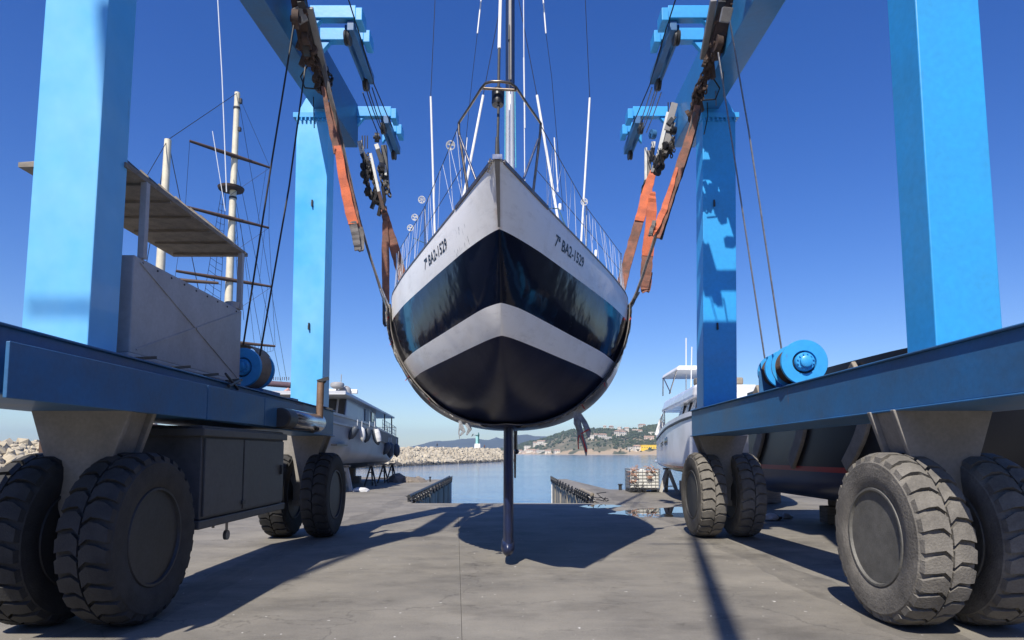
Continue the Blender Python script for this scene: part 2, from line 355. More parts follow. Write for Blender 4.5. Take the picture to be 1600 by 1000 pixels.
# ---- puddle
pm = bpy.data.materials.new('puddle_water'); pm.use_nodes = True; pb = pm.node_tree.nodes['Principled BSDF']
pb.inputs['Base Color'].default_value = (.03, .03, .03, 1); pb.inputs['Roughness'].default_value = .015; pb.inputs['Specular IOR Level'].default_value = 1.; pb.inputs['IOR'].default_value = 1.6
def puddle(pts, seed):
    random.seed(seed); o = []
    g = [PZ(u, v, 0) for u, v in pts]
    for i, p in enumerate(g):
        q = g[(i+1) % len(g)]
        for k in range(5):
            c = p.lerp(q, k/5); o.append((c.x+random.uniform(-.03, .03), c.y+random.uniform(-.1, .1), .001))
    mb = MB(); mb.prism(o, (0, 0, .003)); return mb
tag(puddle([(950, 803), (975, 797.5), (1010, 794.5), (1060, 792.5), (1100, 793), (1150, 797), (1130, 803), (1095, 808.5), (1050, 808.5), (1000, 808), (975, 804.5)], 3).build('puddle', pm), kind='structure')
tag(puddle([(905, 791), (925, 788.6), (955, 788.8), (975, 790.5), (955, 793.5), (920, 794)], 4).build('puddle', pm), kind='structure')

# ================================================================== travel lift
lift = empty('travel_lift', (0, 10, 0), 'blue boat travel lift straddling the yacht on four tall columns', 'boat lift')
def sgn(s): return s
# tyre with chevron lugs, one mesh
def wheel_at(cx, cy, r=.8, w=.47):
    tr = MB(); c = Vector((cx, cy, r)); rt = r-.045; h = w/2
    prof = [(r*.56, -h*.86), (r*.6, -h*.97), (r*.75, -h*1.04), (r*.88, -h*1.02), (rt*.965, -h*.93), (rt, -h*.72), (rt+.004, 0), (rt, h*.72), (rt*.965, h*.93), (r*.88, h*1.02), (r*.75, h*1.04), (r*.6, h*.97), (r*.56, h*.86)]
    tr.lathe(prof, c, (1, 0, 0), 56, closed=False); tr.f = tr.f[:-2]; tr.mi = tr.mi[:-2]
    NL = 27
    for k in range(NL):
        for sd in (-1, 1):
            a0 = 2*math.pi*(k+(.5 if sd > 0 else 0))/NL; da = 2*math.pi/NL*.39
            pts = []
            for w_, off in ((.0, .55), (.28, -.12), (.62, .0), (.93, .42), (1.03, .5)):
                x = sd*max(.008, w_*h); drop = 0 if w_ < .9 else (.035 if w_ < 1 else .13)
                for e in (-1, 1):
                    an = a0+off*da*1.1+e*da*(.98 if w_ < .8 else .8)
                    for rr in (rt-.05-drop, r-drop): pts.append(c+Vector((x, math.sin(an)*rr, -math.cos(an)*rr)))
            fs = []
            for i in range(4):
                o = i*4; fs += [(o+1, o+3, o+7, o+5), (o, o+1, o+5, o+4), (o+2, o+6, o+7, o+3)]
            fs += [(0, 2, 3, 1), (16, 17, 19, 18)]
            tr.add(pts, fs)
    rm = MB()
    for e in (-1, 1):
        rm.lathe([(r*.59, e*h*.88), (r*.575, e*h*.99), (r*.55, e*h*.99), (r*.53, e*h*.8), (r*.49, e*h*.35), (r*.44, e*h*.15), (r*.3, e*h*.12), (r*.27, e*h*.6), (r*.2, e*h*.68), (r*.17, e*h*.62), (.001, e*h*.62)], c, (1, 0, 0), 40)
        for q in range(10):
            t = 2*math.pi*q/10; p = c+Vector((e*h*.1, math.cos(t)*r*.37, math.sin(t)*r*.37)); rm.tube([p, p+Vector((e*.05, 0, 0))], .024, 6)
    rm.lathe([(r*.57, -h*.85), (r*.5, -h*.3), (r*.5, h*.3), (r*.57, h*.85)], c, (1, 0, 0), 32)
    return tr, rm
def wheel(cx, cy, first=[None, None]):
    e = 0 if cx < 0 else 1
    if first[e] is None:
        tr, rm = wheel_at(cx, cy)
        t = tr.build('wheel', RUBBER if e else RUBBER_SHADE, lift, smooth=True); rm.build('rim', RIM if e else STEELD, t, smooth=True); first[e] = (t, cx, cy); return  # left tyre and rim get darker colours for the shade there
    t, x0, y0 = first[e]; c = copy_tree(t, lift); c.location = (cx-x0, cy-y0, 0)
YC = 12.2
for s in (-1, 1):
    xi, xo = (3.52, 4.22) if s > 0 else (3.50, 4.16)
    # lower beam
    zt, zb = 2.40, 1.93
    b = MB(); b.hexa([(s*(xi+.12), 4.2, zb+.1), (s*(xo+.5), 4.2, zb+.1), (s*xo, 12.75, zb), (s*xi, 12.75, zb), (s*(xi+.12), 4.2, zt+.1), (s*(xo+.5), 4.2, zt+.1), (s*xo, 12.75, zt), (s*xi, 12.75, zt)])
    for z_ in (zb-.02, zt):
        b.hexa([(s*(xi+.09), 4.18, z_+.1), (s*(xo+.53), 4.18, z_+.1), (s*(xo+.03), 12.78, z_), (s*(xi-.03), 12.78, z_), (s*(xi+.09), 4.18, z_+.12), (s*(xo+.53), 4.18, z_+.12), (s*(xo+.03), 12.78, z_+.02), (s*(xi-.03), 12.78, z_+.02)])
    b.build('lower_beam', BLUE_SHADE, lift, bevel=.008)
    # far column, leaning slightly inwards, with a bolted head flange
    (bi, bo, ti, to_) = (3.60, 4.23, 3.72, 4.36) if s > 0 else (3.57, 4.17, 3.58, 4.2)
    for yc in (YC, 6.1):
        zb0 = 2.42 if yc > 10 else 2.48
        if yc < 10: bi, bo, ti, to_ = 4.02, 4.66, 3.98, 4.6
        c = MB(); c.hexa([(s*bi, yc, zb0), (s*bo, yc, zb0), (s*bo, yc+.46, zb0), (s*bi, yc+.46, zb0), (s*ti, yc, 8.16), (s*to_, yc, 8.16), (s*to_, yc+.46, 8.16), (s*ti, yc+.46, 8.16)])
        c.hexa([(s*(ti+.02), yc+.02, 8.2), (s*(to_+.0), yc+.02, 8.2), (s*(to_+.0), yc+.44, 8.2), (s*(ti+.02), yc+.44, 8.2), (s*(ti+.08), yc+.02, 8.52), (s*(to_-.16), yc+.02, 8.52), (s*(to_-.16), yc+.44, 8.52), (s*(ti+.08), yc+.44, 8.52)])
        cb = c.build('column', BLUE_SHEEN if s < 0 else BLUE, lift, bevel=.012)
        f = MB(); f.box((s*(bi-.05), yc-.05, zb0-.02), (s*(bo+.04), yc+.5, zb0+.03)); f.build('flange', BLUE, cb, bevel=.004)
        f = MB(); f.box((s*(ti-.03), yc-.04, 8.10), (s*(to_+.06), yc+.5, 8.2))
        for q in range(8):
            x = s*(ti+(to_-ti)*(q+.3)/7.6); f.tube([(x, yc-.03, 8.03), (x, yc-.03, 8.11)], .02, 6)
        f.build('flange', BLUE, cb, bevel=.004)
        if yc > 10:
            for z in (4.0, 6.4):
                k = MB(); xm = s*(bi+bo)/2-.02*s; k.tube([(xm, yc-.02, z-.05), (xm, yc-.02, z+.05)], .018, 6); k.box((xm-.012, yc-.004, z-.08), (xm+.012, yc-.05, z+.0)); k.build('pad_eye', STEELD, cb)
    # leg fork and wheels
    for yw in (12.65, 6.3):
        x0, x1 = s*(xi+.02), s*(xo+.42); g = MB()
        xc = s*4.03; zz = 1.925 if yw > 10 else 2.0
        for yy in (yw-.23, yw+.17):
            g.prism([(s*3.56, yy, zz), (s*4.5, yy, zz), (xc+s*.12, yy, .95), (xc+s*.11, yy, .62), (xc-s*.10, yy, .62), (xc-s*.12, yy, .95)], (0, .06, 0))
        g.prism([(s*3.62, yw-.17, zz), (s*4.44, yw-.17, zz), (xc+s*.09, yw-.17, .95), (xc+s*.08, yw-.17, .66), (xc-s*.08, yw-.17, .66), (xc-s*.09, yw-.17, .95)], (0, .34, 0))
        g.build('leg_fork', LEG, lift, bevel=.01)
        a = MB(); a.tube([(s*3.6, yw, .8), (s*4.5, yw, .8)], .09, 14); a.box((xc-.12, yw-.26, .6), (xc+.12, yw-.235, .7)); a.build('axle', LEG, lift)
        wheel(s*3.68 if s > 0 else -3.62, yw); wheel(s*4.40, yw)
    # upper longitudinal beam
    if s < 0: pts = ((4.25, 3.87), (3.78, 3.40)); ya, yb = 5.9, 13.85
    else: pts = ((4.1, 3.62), (4.03, 3.55)); ya, yb = 6.2, 13.85
    (oa, ia), (ob_, ib) = pts
    b = MB(); z0, z1 = 8.3, 9.25
    b.hexa([(s*oa, ya, z0), (s*ia, ya, z0), (s*ib, yb, z0), (s*ob_, yb, z0), (s*oa, ya, z1), (s*ia, ya, z1), (s*ib, yb, z1), (s*ob_, yb, z1)])
    ub = b.build('upper_beam', BLUE_SHADE if s < 0 else BLUE2, lift, bevel=.01)
    # hoist arms standing off the beam, two by two, and the longitudinal plate between them
    for (ya_, n_) in ((8.75, 1), (10.5, 0), (11.09, 0), (13.75, 0), (14.45, 2)):
        a = MB(); xa = s*3.45 if n_ != 2 else s*3.5; xb = s*2.66
        if n_ == 2: xa = s*3.0
        a.box((xa, ya_, 8.97), (xb, ya_+.16, 9.2)); a.prism([(xa, ya_+.03, 8.97), (xa-s*.2, ya_+.03, 8.97), (xa, ya_+.03, 8.72)], (0, .1, 0))
        a.box((xb, ya_-.04, 8.9), (xb-s*.12, ya_+.3, 9.13)); a.build('hoist_arm', BLUE, lift, bevel=.012)
    for ya_, yb_ in ((8.7, 9.6), (10.55, 12.2), (13.7, 15.2)):
        g = MB(); g.box((s*2.70, ya_, 8.78), (s*2.82, yb_, 8.96)); g.box((s*2.86, ya_+.15, 8.74), (s*2.90, yb_-.1, 8.99)); g.build('hoist_rail', BLUE_SHADE, lift, bevel=.01)
        for y_ in (ya_+.15, yb_-.08):
            k = MB(); k.lathe([(.05, -.05), (.12, -.05), (.13, -.02), (.1, 0), (.13, .02), (.12, .05), (.05, .05)], (s*2.84, y_, 8.74), (1, 0, 0), 18); k.build('sheave', STEELD, lift, smooth=True)
    if s > 0:
        k = MB(); k.box((2.0, 7.2, 8.2), (3.3, 8.0, 9.35)); k.box((3.2, 7.3, 8.6), (3.66, 7.6, 9.2)); k.build('shadow_box', BLUE_SHADE, lift, bevel=.02)  # unseen box added to cast the dark band on the right column
    # ropes that run along the beam between the hoists
    for k_, (x_, z_) in enumerate(((2.74, 8.72), (2.80, 8.66), (2.86, 8.70), (2.92, 8.62))):
        r_ = MB(); r_.tube([(s*x_, 12.2, z_), (s*(x_+.02), 13.0, z_-.03), (s*(x_+.04), 13.8, z_)], .011, 6); r_.build('hoist_rope', WIRE if s < 0 else WIREL, lift)
    r_ = MB(); r_.tube([(s*2.62, 8.3, 8.98), (s*2.68, 10.9, 8.92), (s*2.70, 12.2, 8.78), (s*2.66, 13.9, 8.8)], .012, 6); r_.build('hoist_rope', WIRE, lift)
    # end cross girder behind the photographer's side, kept between the near columns' heads
# cables from the near hoists down to the winches
def rope(pts, r=.012, m=WIRE): k = MB(); k.tube(pts, r, 6); return k.build('winch_cable', m, lift, smooth=True)
rope([P(459, 40, 9.2), P(425, 250, 9.2), P(380, 540, 9.2)], .014); rope([P(477, 105, 9.8), P(452, 290, 9.6), P(406, 556, 9.4)], .014)
rope([P(1140, 32, 9.0), P(1170, 205, 8.95), P(1221, 545, 8.8)], .013, WIREL); rope([P(1122, 82, 9.6), P(1150, 262, 9.6), P(1195, 560, 9.4)], .013, WIREL)
rope([P(1117, 105, 11.6), P(1119, 165, 11.6)], .012, WIREL); rope([P(1129, 80, 11.0), P(1131, 152, 11.0)], .012, WIREL)
rope([P(1103, 110, 12.0), P(1106, 182, 12.0), P(1100, 210, 12.0)], .01, WIRE); rope([P(489, 125, 11.8), P(491, 200, 11.8)], .01, WIRE)
# winches
def drum(c, r, L, lit=True):
    d = MB(); c = Vector(c); ax = Vector((-.12, -1, 0)).normalized()
    d.lathe([(r*.78, 0), (r*.78, -L)], c, ax, 40); d.cur = 1
    for q in range(14): d.lathe([(r*.78+.0, -L*(q+.1)/14), (r*.78+.022, -L*(q+.5)/14), (r*.78, -L*(q+.9)/14)], c, ax, 40)
    o = d.build('rope_drum', [STEELD, RUST], lift, smooth=True)
    f = MB(); f.lathe([(r*.5, .0), (r*.52, .03), (r*.98, .03), (r, .02), (r, -.015), (r*.5, -.02)], c, ax, 48)
    f.lathe([(r*.5, -L-.02), (r*1.0, -L-.02), (r, -L+.015), (r*.5, -L+.02)], c, ax, 48); f.each('drum_flange', BLUE, o, smooth=True)
    f = MB(); f.lathe([(r*.5, .0), (r*.5, -.02)], c, ax, 40); f.build('bearing_well', STEELD, o)
    f = MB(); f.lathe([(r*.42, 0), (r*.42, .05), (r*.38, .07), (r*.26, .075), (r*.25, .12), (r*.2, .13), (.001, .13)], c, ax, 40)
    for q in range(12):
        t = 2*math.pi*q/12; p = c+ax*.07+ax.orthogonal().normalized()*math.cos(t)*r*.34+ax.cross(ax.orthogonal()).normalized()*math.sin(t)*r*.34
        f.tube([p, p+ax*.02], .01, 6)
    f.build('gear_case', BLUE, o, smooth=True)
    return o
drum(P(1256, 566, 8.3), .29, .42); drum(P(1226, 577, 9.4), .28, .40)
k = MB()
for u, v0, Y in ((1186, 580, 9.75), (1212, 570, 9.0)):
    p = P(u, v0, Y); q = P(u+26, v0+36, Y); k.prism([(p.x, Y, 2.46), (p.x, Y, p.z+.0), (p.x+.05, Y, p.z+.02), (p.x+.24, Y, 2.62), (p.x+.26, Y, 2.46)], (0, .03, 0))
k.each('winch_bracket', BLUE_SHADE, lift, bevel=.004)
drum(P(380, 574, 9.9), .3, .4)
k = MB(); k.box((-4.2, 9.75, 2.42), (-3.75, 10.5, 2.56)); k.box((-4.1, 10.7, 2.42), (-3.62, 11.0, 2.5)); k.each('winch_base', BLUE_SHADE, lift, bevel=.01)
k = MB(); c_ = P(385, 574, 10.15); k.lathe([(.33, -.2), (.345, -.2), (.345, .2), (.33, .2)], c_, (-.12, -1, 0), 36, closed=True); k.build('drum_cover', CANVAS, lift, smooth=True)
# engine cabinet under the left beam with its doors, castor, and the panels above
X_ = -3.4
k = MB(); k.box((-4.35, 7.22, .86), (X_-.03, 9.78, 1.9)); k.box((-4.4, 7.16, .76), (X_, 9.84, .855)); k.box((-4.4, 7.16, 1.78), (X_+.02, 9.82, 1.87)); cab = k.build('engine_cabinet', CAB, lift, bevel=.012)
for y0, y1 in ((7.26, 8.28), (8.32, 9.74)):
    k = MB(); k.box((X_-.028, y0, .89), (X_-.004, y1, 1.76)); d_ = k.build('cabinet_door', CAB, cab, bevel=.006)
for y0 in (8.30,):
    k = MB(); k.box((X_-.003, y0-.05, .95), (X_+.02, y0+.05, 1.0)); k.build('hinge', STEELD, cab, bevel=.003)
for y0 in (9.62,):
    k = MB(); k.box((X_-.003, y0-.02, 1.28), (X_+.03, y0+.02, 1.42)); k.build('door_handle', STEELD, cab, bevel=.006)

for y0, y1 in ((4.4, 7.3), (7.32, 9.0), (9.02, 10.6)):
    k = MB(); k.box((-3.46, y0, 1.97), (-3.43, y1, 2.36)); k.build('side_panel', BLUE_SHADE, lift, bevel=.006)
k = MB(); k.tube([(-3.9, 8.6, .76), (-3.9, 8.6, .62)], .02, 8); k.tube([(-3.55, 8.2, .76), (-3.55, 8.2, .6)], .018, 8); k.tube([(-3.57, 8.2, .58), (-3.53, 8.2, .58)], .06, 14); k.build('drain_fitting', WIREL, cab)
# operator console, roof and post
cx0, cx1, cy0, cy1, cz0, cz1 = -4.9, -4.0, 6.75, 9.5, 2.64, 3.69
k = MB(); k.box((cx0, cy0-.05, cz0-.05), (cx1+.02, cy1+.02, cz0)); k.box((cx0, cy0, cz0), (cx1, cy1, cz1))
con = k.build('control_cab', LGREY, lift, bevel=.015)
k = MB(); k.bar((cx1+.006, cy0+.1, cz1-.05), (cx1+.006, cy1-.1, cz0+.05), .012, .02); k.bar((cx1+.006, cy0+.1, cz0+.05), (cx1+.006, cy1-.1, cz1-.05), .012, .02); k.build('cross_brace', LGREY, con)
k = MB(); k.box((cx0+.2, cy0-.015, cz0+.1), (cx0+.65, cy0-.001, cz1-.1)); k.build('access_door', LGREY, con, bevel=.008)
for j in range(9):
    k = MB(); k.tube([(cx1-.002, cy0+.15+j*.3, cz1-.05), (cx1+.01, cy0+.15+j*.3, cz1-.05)], .012, 6); k.build('bolt', STEELD, con)
k = MB(); k.tube([(cx1-.08, cy1-.15, cz1), (cx1-.08, cy1-.15, cz1+.09)], .1, 14); k.build('vent_cap', LGREY, con, smooth=True)
zc = P(388, 402, 9.62).z; xr = P(388, 402, 9.62).x
k = MB(); p = P(373, 480, 9.4); k.bar((p.x, 9.42, cz1), (p.x, 9.42, zc), .07, .07); k.bar((p.x, 6.9, cz1), (p.x, 6.9, zc), .07, .07); k.each('roof_post', LGREY, con, bevel=.004)
k = MB()
k.add([(xr, 9.6, zc), (-5.1, 9.6, zc), (-5.1, 6.5, zc), (xr, 6.5, zc), (xr, 9.6, zc+.05), (-5.1, 9.6, zc+.05), (-5.1, 6.5, zc+.05), (xr, 6.5, zc+.05), (xr-.45, 9.0, zc+.4), (-4.6, 9.0, zc+.4), (-4.6, 7.1, zc+.4), (xr-.45, 7.1, zc+.4)],
      [(0, 1, 2, 3), (0, 1, 5, 4), (1, 2, 6, 5), (2, 3, 7, 6), (3, 0, 4, 7), (4, 5, 9, 8), (5, 6, 10, 9), (6, 7, 11, 10), (7, 4, 8, 11), (8, 9, 10, 11)])
roof = k.build('cab_roof', WOOD, con)
for j in range(8):
    y = 6.7+j*.4; k = MB(); k.bar((xr+.005, y, zc+.02), (xr-.44, max(7.12, min(8.98, y)), zc+.41), .025, .02); k.build('roof_rib', WOOD, roof)
for j in range(6):
    y = 6.9+j*.5; k = MB(); k.box((xr-.02, y, zc-.03), (-5.0, y+.03, zc-.003)); k.build('roof_joist', WOOD, roof)
# small lattice frame under the cab
k = MB()
for y_ in (6.2, 6.9, 7.6, 8.2): k.bar((-3.62, y_, 2.5), (-3.62, y_+.35, 2.56), .03, .03)
k.tube([(-3.5, 8.0, 2.42), (-3.6, 8.6, 2.56)], .02); k.tube([(-3.55, 8.4, 2.42), (-3.5, 7.9, 2.56)], .015); k.each('hose', STEELD, lift)
# exhaust
k = MB(); a_ = P(452, 655, 9.9); b_ = P(497, 661, 11.5); d_ = (b_-a_).normalized()
k.lathe([(.02, -.42), (.13, -.40), (.15, -.36), (.15, -.05), (.14, -.02), (.14, 0), (.155, .03), (.155, (b_-a_).length-.05), (.12, (b_-a_).length), (.001, (b_-a_).length)], a_, d_, 28)
mf = k.build('exhaust_silencer', STAIN, lift, smooth=True)
k = MB(); k.lathe([(.13, -.425), (.152, -.40), (.154, -.36), (.154, -.05), (.13, -.02)], a_, d_, 28); k.build('end_cap', STEELD, mf, smooth=True)
k = MB(); q_ = P(499, 655, 11.3); t_ = P(501, 598, 11.3); k.tube([q_, q_.lerp(t_, .5), t_], .062, 14); ep = k.build('exhaust_pipe', mat('heated_pipe', (.34, .22, .15), .55, .4, .25, 4, .1), lift, smooth=True)
k = MB(); k.tube([t_+Vector((0, 0, -.01)), t_+Vector((.03, .08, .05))], .05, 12); k.bar(t_+Vector((-.06, 0, .02)), t_+Vector((.14, 0, .08)), .02, .06); k.build('rain_flap', STEELD, ep)
k = MB(); k.bar(P(505, 636, 11.4), P(520, 640, 11.4), .03, .03); k.bar((-3.6, 11.6, 1.95), (-3.28, 11.0, 2.0), .05, .05); k.each('exhaust_bracket', STEELD, lift)

# ================================================================== sailing yacht
BX = (0, 9.5, .1)
boat = empty('sailing_yacht', BX, 'white and navy sailing yacht hanging bow-on in the slings over the yard', 'sailboat')
B_ = pch([5.8, 6.93, 8.5, 9.67, 10.6, 11.3, 12.6, 15, 17.3], [.03, .50, 1.17, 1.65, 1.95, 2.04, 2.03, 1.7, 1.3])
ZS_ = pch([5.8, 8.5, 10.9, 14, 17.3], [4.29, 4.21, 4.12, 4.05, 4.05])
ZK_ = pch([5.8, 6.23, 6.75, 7.0, 7.4, 8.0, 8.8, 9.6, 11, 12.5, 15, 17.3], [4.27, 3.785, 3.17, 2.877, 2.6, 2.3, 2.05, 1.93, 1.96, 2.03, 2.35, 2.85])
N_ = pch([5.8, 8.1, 10, 12], [1.2, 1.8, 2.4, 2.5]); M_ = pch([5.8, 8.1, 10, 12], [1.1, 1.6, 2.2, 2.3])
XA_ = lambda Y: -.135+.02*(Y-5.8)
def HWz(Y, z):
    zk, zs = ZK_(Y), ZS_(Y); t = min(max((z-zk)/(zs-zk), 0), 1)
    return B_(Y)*(1-(1-t)**N_(Y))**(1/M_(Y))
Ys = [5.8+.9*(i/40)**1.3 for i in range(40)]+[6.7+i*.12 for i in range(89)]
def hullmat():
    m = bpy.data.materials.new('yacht_hull_paint'); m.use_nodes = True
    n = m.node_tree.nodes; l = m.node_tree.links; b = n['Principled BSDF']
    tc = n.new('ShaderNodeTexCoord'); sp = n.new('ShaderNodeSeparateXYZ'); l.new(tc.outputs['Object'], sp.inputs[0])
    def M(op, a, b_=None, c=None):
        x = n.new('ShaderNodeMath'); x.operation = op
        for i, q in enumerate((a, b_, c)):
            if q is None: continue
            if isinstance(q, (int, float)): x.inputs[i].default_value = q
            else: l.new(q, x.inputs[i])
        return x.outputs[0]
    z = M('ADD', sp.outputs[2], BX[2]); Y = M('ADD', sp.outputs[1], BX[1]); X = M('ADD', sp.outputs[0], BX[0])
    def gt(a, v): return M('GREATER_THAN', a, v)
    zz = M('ADD', z, M('MULTIPLY', M('SUBTRACT', Y, 6.75), .045)); zt = M('ADD', z, M('MULTIPLY', M('SUBTRACT', Y, 6.23), .012))        # the boot stripe falls a little towards the stern
    top = gt(zt, 3.785); s1 = gt(zz, 3.17); s0 = gt(zz, 2.88)
    def ns(scale, det=5, r=.6, sc=None):
        t = n.new('ShaderNodeTexNoise'); t.inputs['Scale'].default_value = scale; t.inputs['Detail'].default_value = det; t.inputs['Roughness'].default_value = r
        if sc:
            mp = n.new('ShaderNodeMapping'); mp.inputs['Scale'].default_value = sc; l.new(tc.outputs['Object'], mp.inputs[0]); l.new(mp.outputs[0], t.inputs[0])
        else: l.new(tc.outputs['Object'], t.inputs[0])
        return t.outputs['Fac']
    def mix(f, a, b_):
        x = n.new('ShaderNodeMix'); x.data_type = 'RGBA'
        if isinstance(f, float): x.inputs[0].default_value = f
        else: l.new(f, x.inputs[0])
        for i, q in ((6, a), (7, b_)):
            if isinstance(q, tuple): x.inputs[i].default_value = (*q, 1)
            else: l.new(q, x.inputs[i])
        return x.outputs[2]
    def rmp(f, a, b_):
        x = n.new('ShaderNodeMapRange'); x.inputs[1].default_value = a; x.inputs[2].default_value = b_; l.new(f, x.inputs[0]); return x.outputs[0]
    anti = mix(rmp(ns(1.6, 7, .7), .38, .66), (.006, .009, .032), (.016, .019, .045))
    anti = mix(M('MULTIPLY', rmp(ns(5, 8, .75, (1, 1, 2.5)), .6, .72), .35), anti, (.09, .09, .095))
    white = mix(rmp(ns(2.2, 7, .7), .5, .8), (.92, .905, .87), (.78, .75, .69))
    grime = mix(M('MULTIPLY', rmp(ns(3, 6, .7, (1, 1, 4)), .55, .75), .35), white, (.42, .4, .37))
    navy = mix(rmp(ns(1.7, 5), .4, .7), (.004, .007, .018), (.008, .012, .028))
    scr = M('MULTIPLY', M('MULTIPLY', gt(ns(7, 3, .7, (1.2, 1.2, .35)), .715), gt(ns(.9, 2), .5)), .35)
    navy = mix(scr, navy, (.25, .25, .26))
    # rust weeping from the stem fitting
    dx = M('ABSOLUTE', M('ADD', X, .14)); ru = M('MULTIPLY', M('MULTIPLY', M('LESS_THAN', Y, 6.5), M('SUBTRACT', 1., rmp(dx, .0, .055))), rmp(z, 4.3, 3.7))
    w2 = mix(M('MULTIPLY', M('MULTIPLY', ru, rmp(ns(9, 4), .3, .6)), .75), grime, (.42, .2, .06))
    # scuffs ahead of the registration number on the starboard bow
    sb = M('MULTIPLY', M('MULTIPLY', gt(Y, 6.75), M('LESS_THAN', Y, 7.2)), M('MULTIPLY', gt(ns(16, 4, .7, (1, 1.5, .5)), .6), M('MULTIPLY', gt(z, 3.78), M('LESS_THAN', z, 4.05))))
    w3 = mix(M('MULTIPLY', M('MULTIPLY', sb, M('LESS_THAN', X, -.14)), .6), w2, (.12, .12, .13))
    c = mix(s0, anti, grime); c = mix(s1, c, navy); c = mix(top, c, w3)
    l.new(c, b.inputs['Base Color'])
    r0 = M('MULTIPLY', M('SUBTRACT', 1., s0), .04)
    nv = M('MULTIPLY', s1, M('SUBTRACT', 1., top))
    ro = M('ADD', M('ADD', .27, r0), M('MULTIPLY', nv, -.19))
    l.new(M('ADD', ro, M('MULTIPLY', ns(3, 4), .06)), b.inputs['Roughness'])
    bp = n.new('ShaderNodeBump'); bp.inputs['Strength'].default_value = .4; bp.inputs['Distance'].default_value = .03
    l.new(ns(1.9, 3, .45), bp.inputs['Height']); l.new(bp.outputs[0], b.inputs['Normal'])
    b.inputs['Specular IOR Level'].default_value = .3
    return m
hm, _ = loft(B_, ZS_, ZK_, N_, M_, XA_, Ys, 40)
hull = hm.build('hull', hullmat(), boat, smooth=True)
# toe rail on both sheers
for s in (-1, 1):
    k = MB(); k.ribbon([(XA_(y)+s*(B_(y)+.004), y, ZS_(y)+.012) for y in [5.86+.06*i for i in range(19)]], .04, .018, (0, 0, 1)); k.build('toe_rail', STAINB, boat)
    k = MB(); k.ribbon([(XA_(y)+s*(B_(y)+.002), y, ZS_(y)+.01) for y in [6.98+.3*i for i in range(34)]], .02, .012, (0, 0, 1)); k.build('toe_rail', GALV, boat)
# coach roof and cockpit, behind the bow
k = MB(); k.hexa([(-.75, 8.9, 4.1), (.7, 8.9, 4.1), (.95, 13.2, 4.0), (-1.0, 13.2, 4.0), (-.45, 9.6, 4.42), (.4, 9.6, 4.42), (.75, 13.0, 4.5), (-.8, 13.0, 4.5)]); cr = k.build('coach_roof', GEL, boat, bevel=.06)
k = MB(); k.box((-.3, 8.2, 4.16), (.25, 8.7, 4.24)); k.build('fore_hatch', GLASS, boat, bevel=.02)
# keel, bulb and rudder
def foil(mb, xc, y0, y1, z0, z1, t0, t1, y0b=None, y1b=None):
    y0b = y0 if y0b is None else y0b; y1b = y1 if y1b is None else y1b; n = 14; L = 9; vs = []
    for j in range(L+1):
        q = j/L; a = y0+(y0b-y0)*q; b = y1+(y1b-y1)*q; t = t0+(t1-t0)*q; z = z0+(z1-z0)*q
        for i in range(2*n):
            e = (i if i <= n else 2*n-i)/n; c = (1-math.cos(math.pi*e))/2
            th = t*(2.97*math.sqrt(c)-1.26*c-3.52*c*c+2.84*c**3-1.03*c**4)*.5/.5*.5
            vs.append((xc+(1 if i <= n else -1)*th, a+(b-a)*c, z))
    fs = [(j*2*n+i, j*2*n+(i+1) % (2*n), (j+1)*2*n+(i+1) % (2*n), (j+1)*2*n+i) for j in range(L) for i in range(2*n)]
    mb.add(vs, fs+[list(range(2*n))[::-1], list(range(L*2*n, (L+1)*2*n))])
KP = mat('keel_antifouling', (.014, .03, .1), .35, 0, .35, 4, .08, .15, (.016, .02, .045))
k = MB(); foil(k, -.052, 9.3, 10.35, 2.0, .22, .145, .15, 9.32, 10.2); keel = k.build('keel', KP, boat, smooth=True)
k = MB(); c0 = Vector((-.06, 9.28, .245)); prof = [(.001, 0), (.05, .03), (.085, .12), (.1, .28), (.1, .6), (.085, .9), (.05, 1.15), (.001, 1.35)]
k.lathe(prof, c0, (0, 1, 0), 20); k.v = [(x, y, .245+(z-.245)*1.35) for x, y, z in k.v]; k.build('keel_bulb', KP, keel, smooth=True)
k = MB(); foil(k, .075, 15.9, 16.5, 2.6, .98, .09, .05, 16.0, 16.35); k.build('rudder', NAVY, boat, smooth=True)
k = MB(); k.tube([(.09, 14.0, 2.25), (.09, 14.6, 2.0)], .03, 8); k.lathe([(.001, -.12), (.05, -.05), (.06, .05), (.04, .1)], (.1, 14.6, 1.62), (0, 1, 0), 12); k.bar((.1, 14.6, 1.62), (.09, 14.55, 2.25), .03, .12); k.build('saildrive', BLACK, boat, smooth=True)
# stem fitting with its row of holes
k = MB(); ps = []
zz = [4.31-.03*i for i in range(18)]
def stemY(z):
    lo, hi = 5.8, 7.5
    for _ in range(30):
        m = (lo+hi)/2
        if ZK_(m) > z: lo = m
        else: hi = m
    return lo
pts = [(XA_(stemY(z))+.0, stemY(z)-.012, z) for z in zz]
k.ribbon(pts, [.05-.0016*i for i in range(18)], .02, (1, 0, 0)); sf = k.build('stem_fitting', GBAR, boat)
k = MB()
for i in range(7, 17): z = zz[i]; y = stemY(z)-.022; k.tube([(XA_(y), y-.004, z+.01), (XA_(y), y+.004, z+.01)], .006, 8)
k.build('bolt_head', BLACK, sf)
k = MB(); k.box((-.18, 5.76, 4.28), (-.09, 6.0, 4.325))
for dx in (-.075, -.055, .05, .07): k.ico((-.137+dx, 5.8+abs(dx), 4.30), .017, 0, (1, 1, 1), 1)
k.chain([(-.2, 5.82, 4.31), (-.21, 5.86, 4.25), (-.23, 5.95, 4.24)], .02, .006); k.build('bow_roller', STAIN, boat, smooth=True)
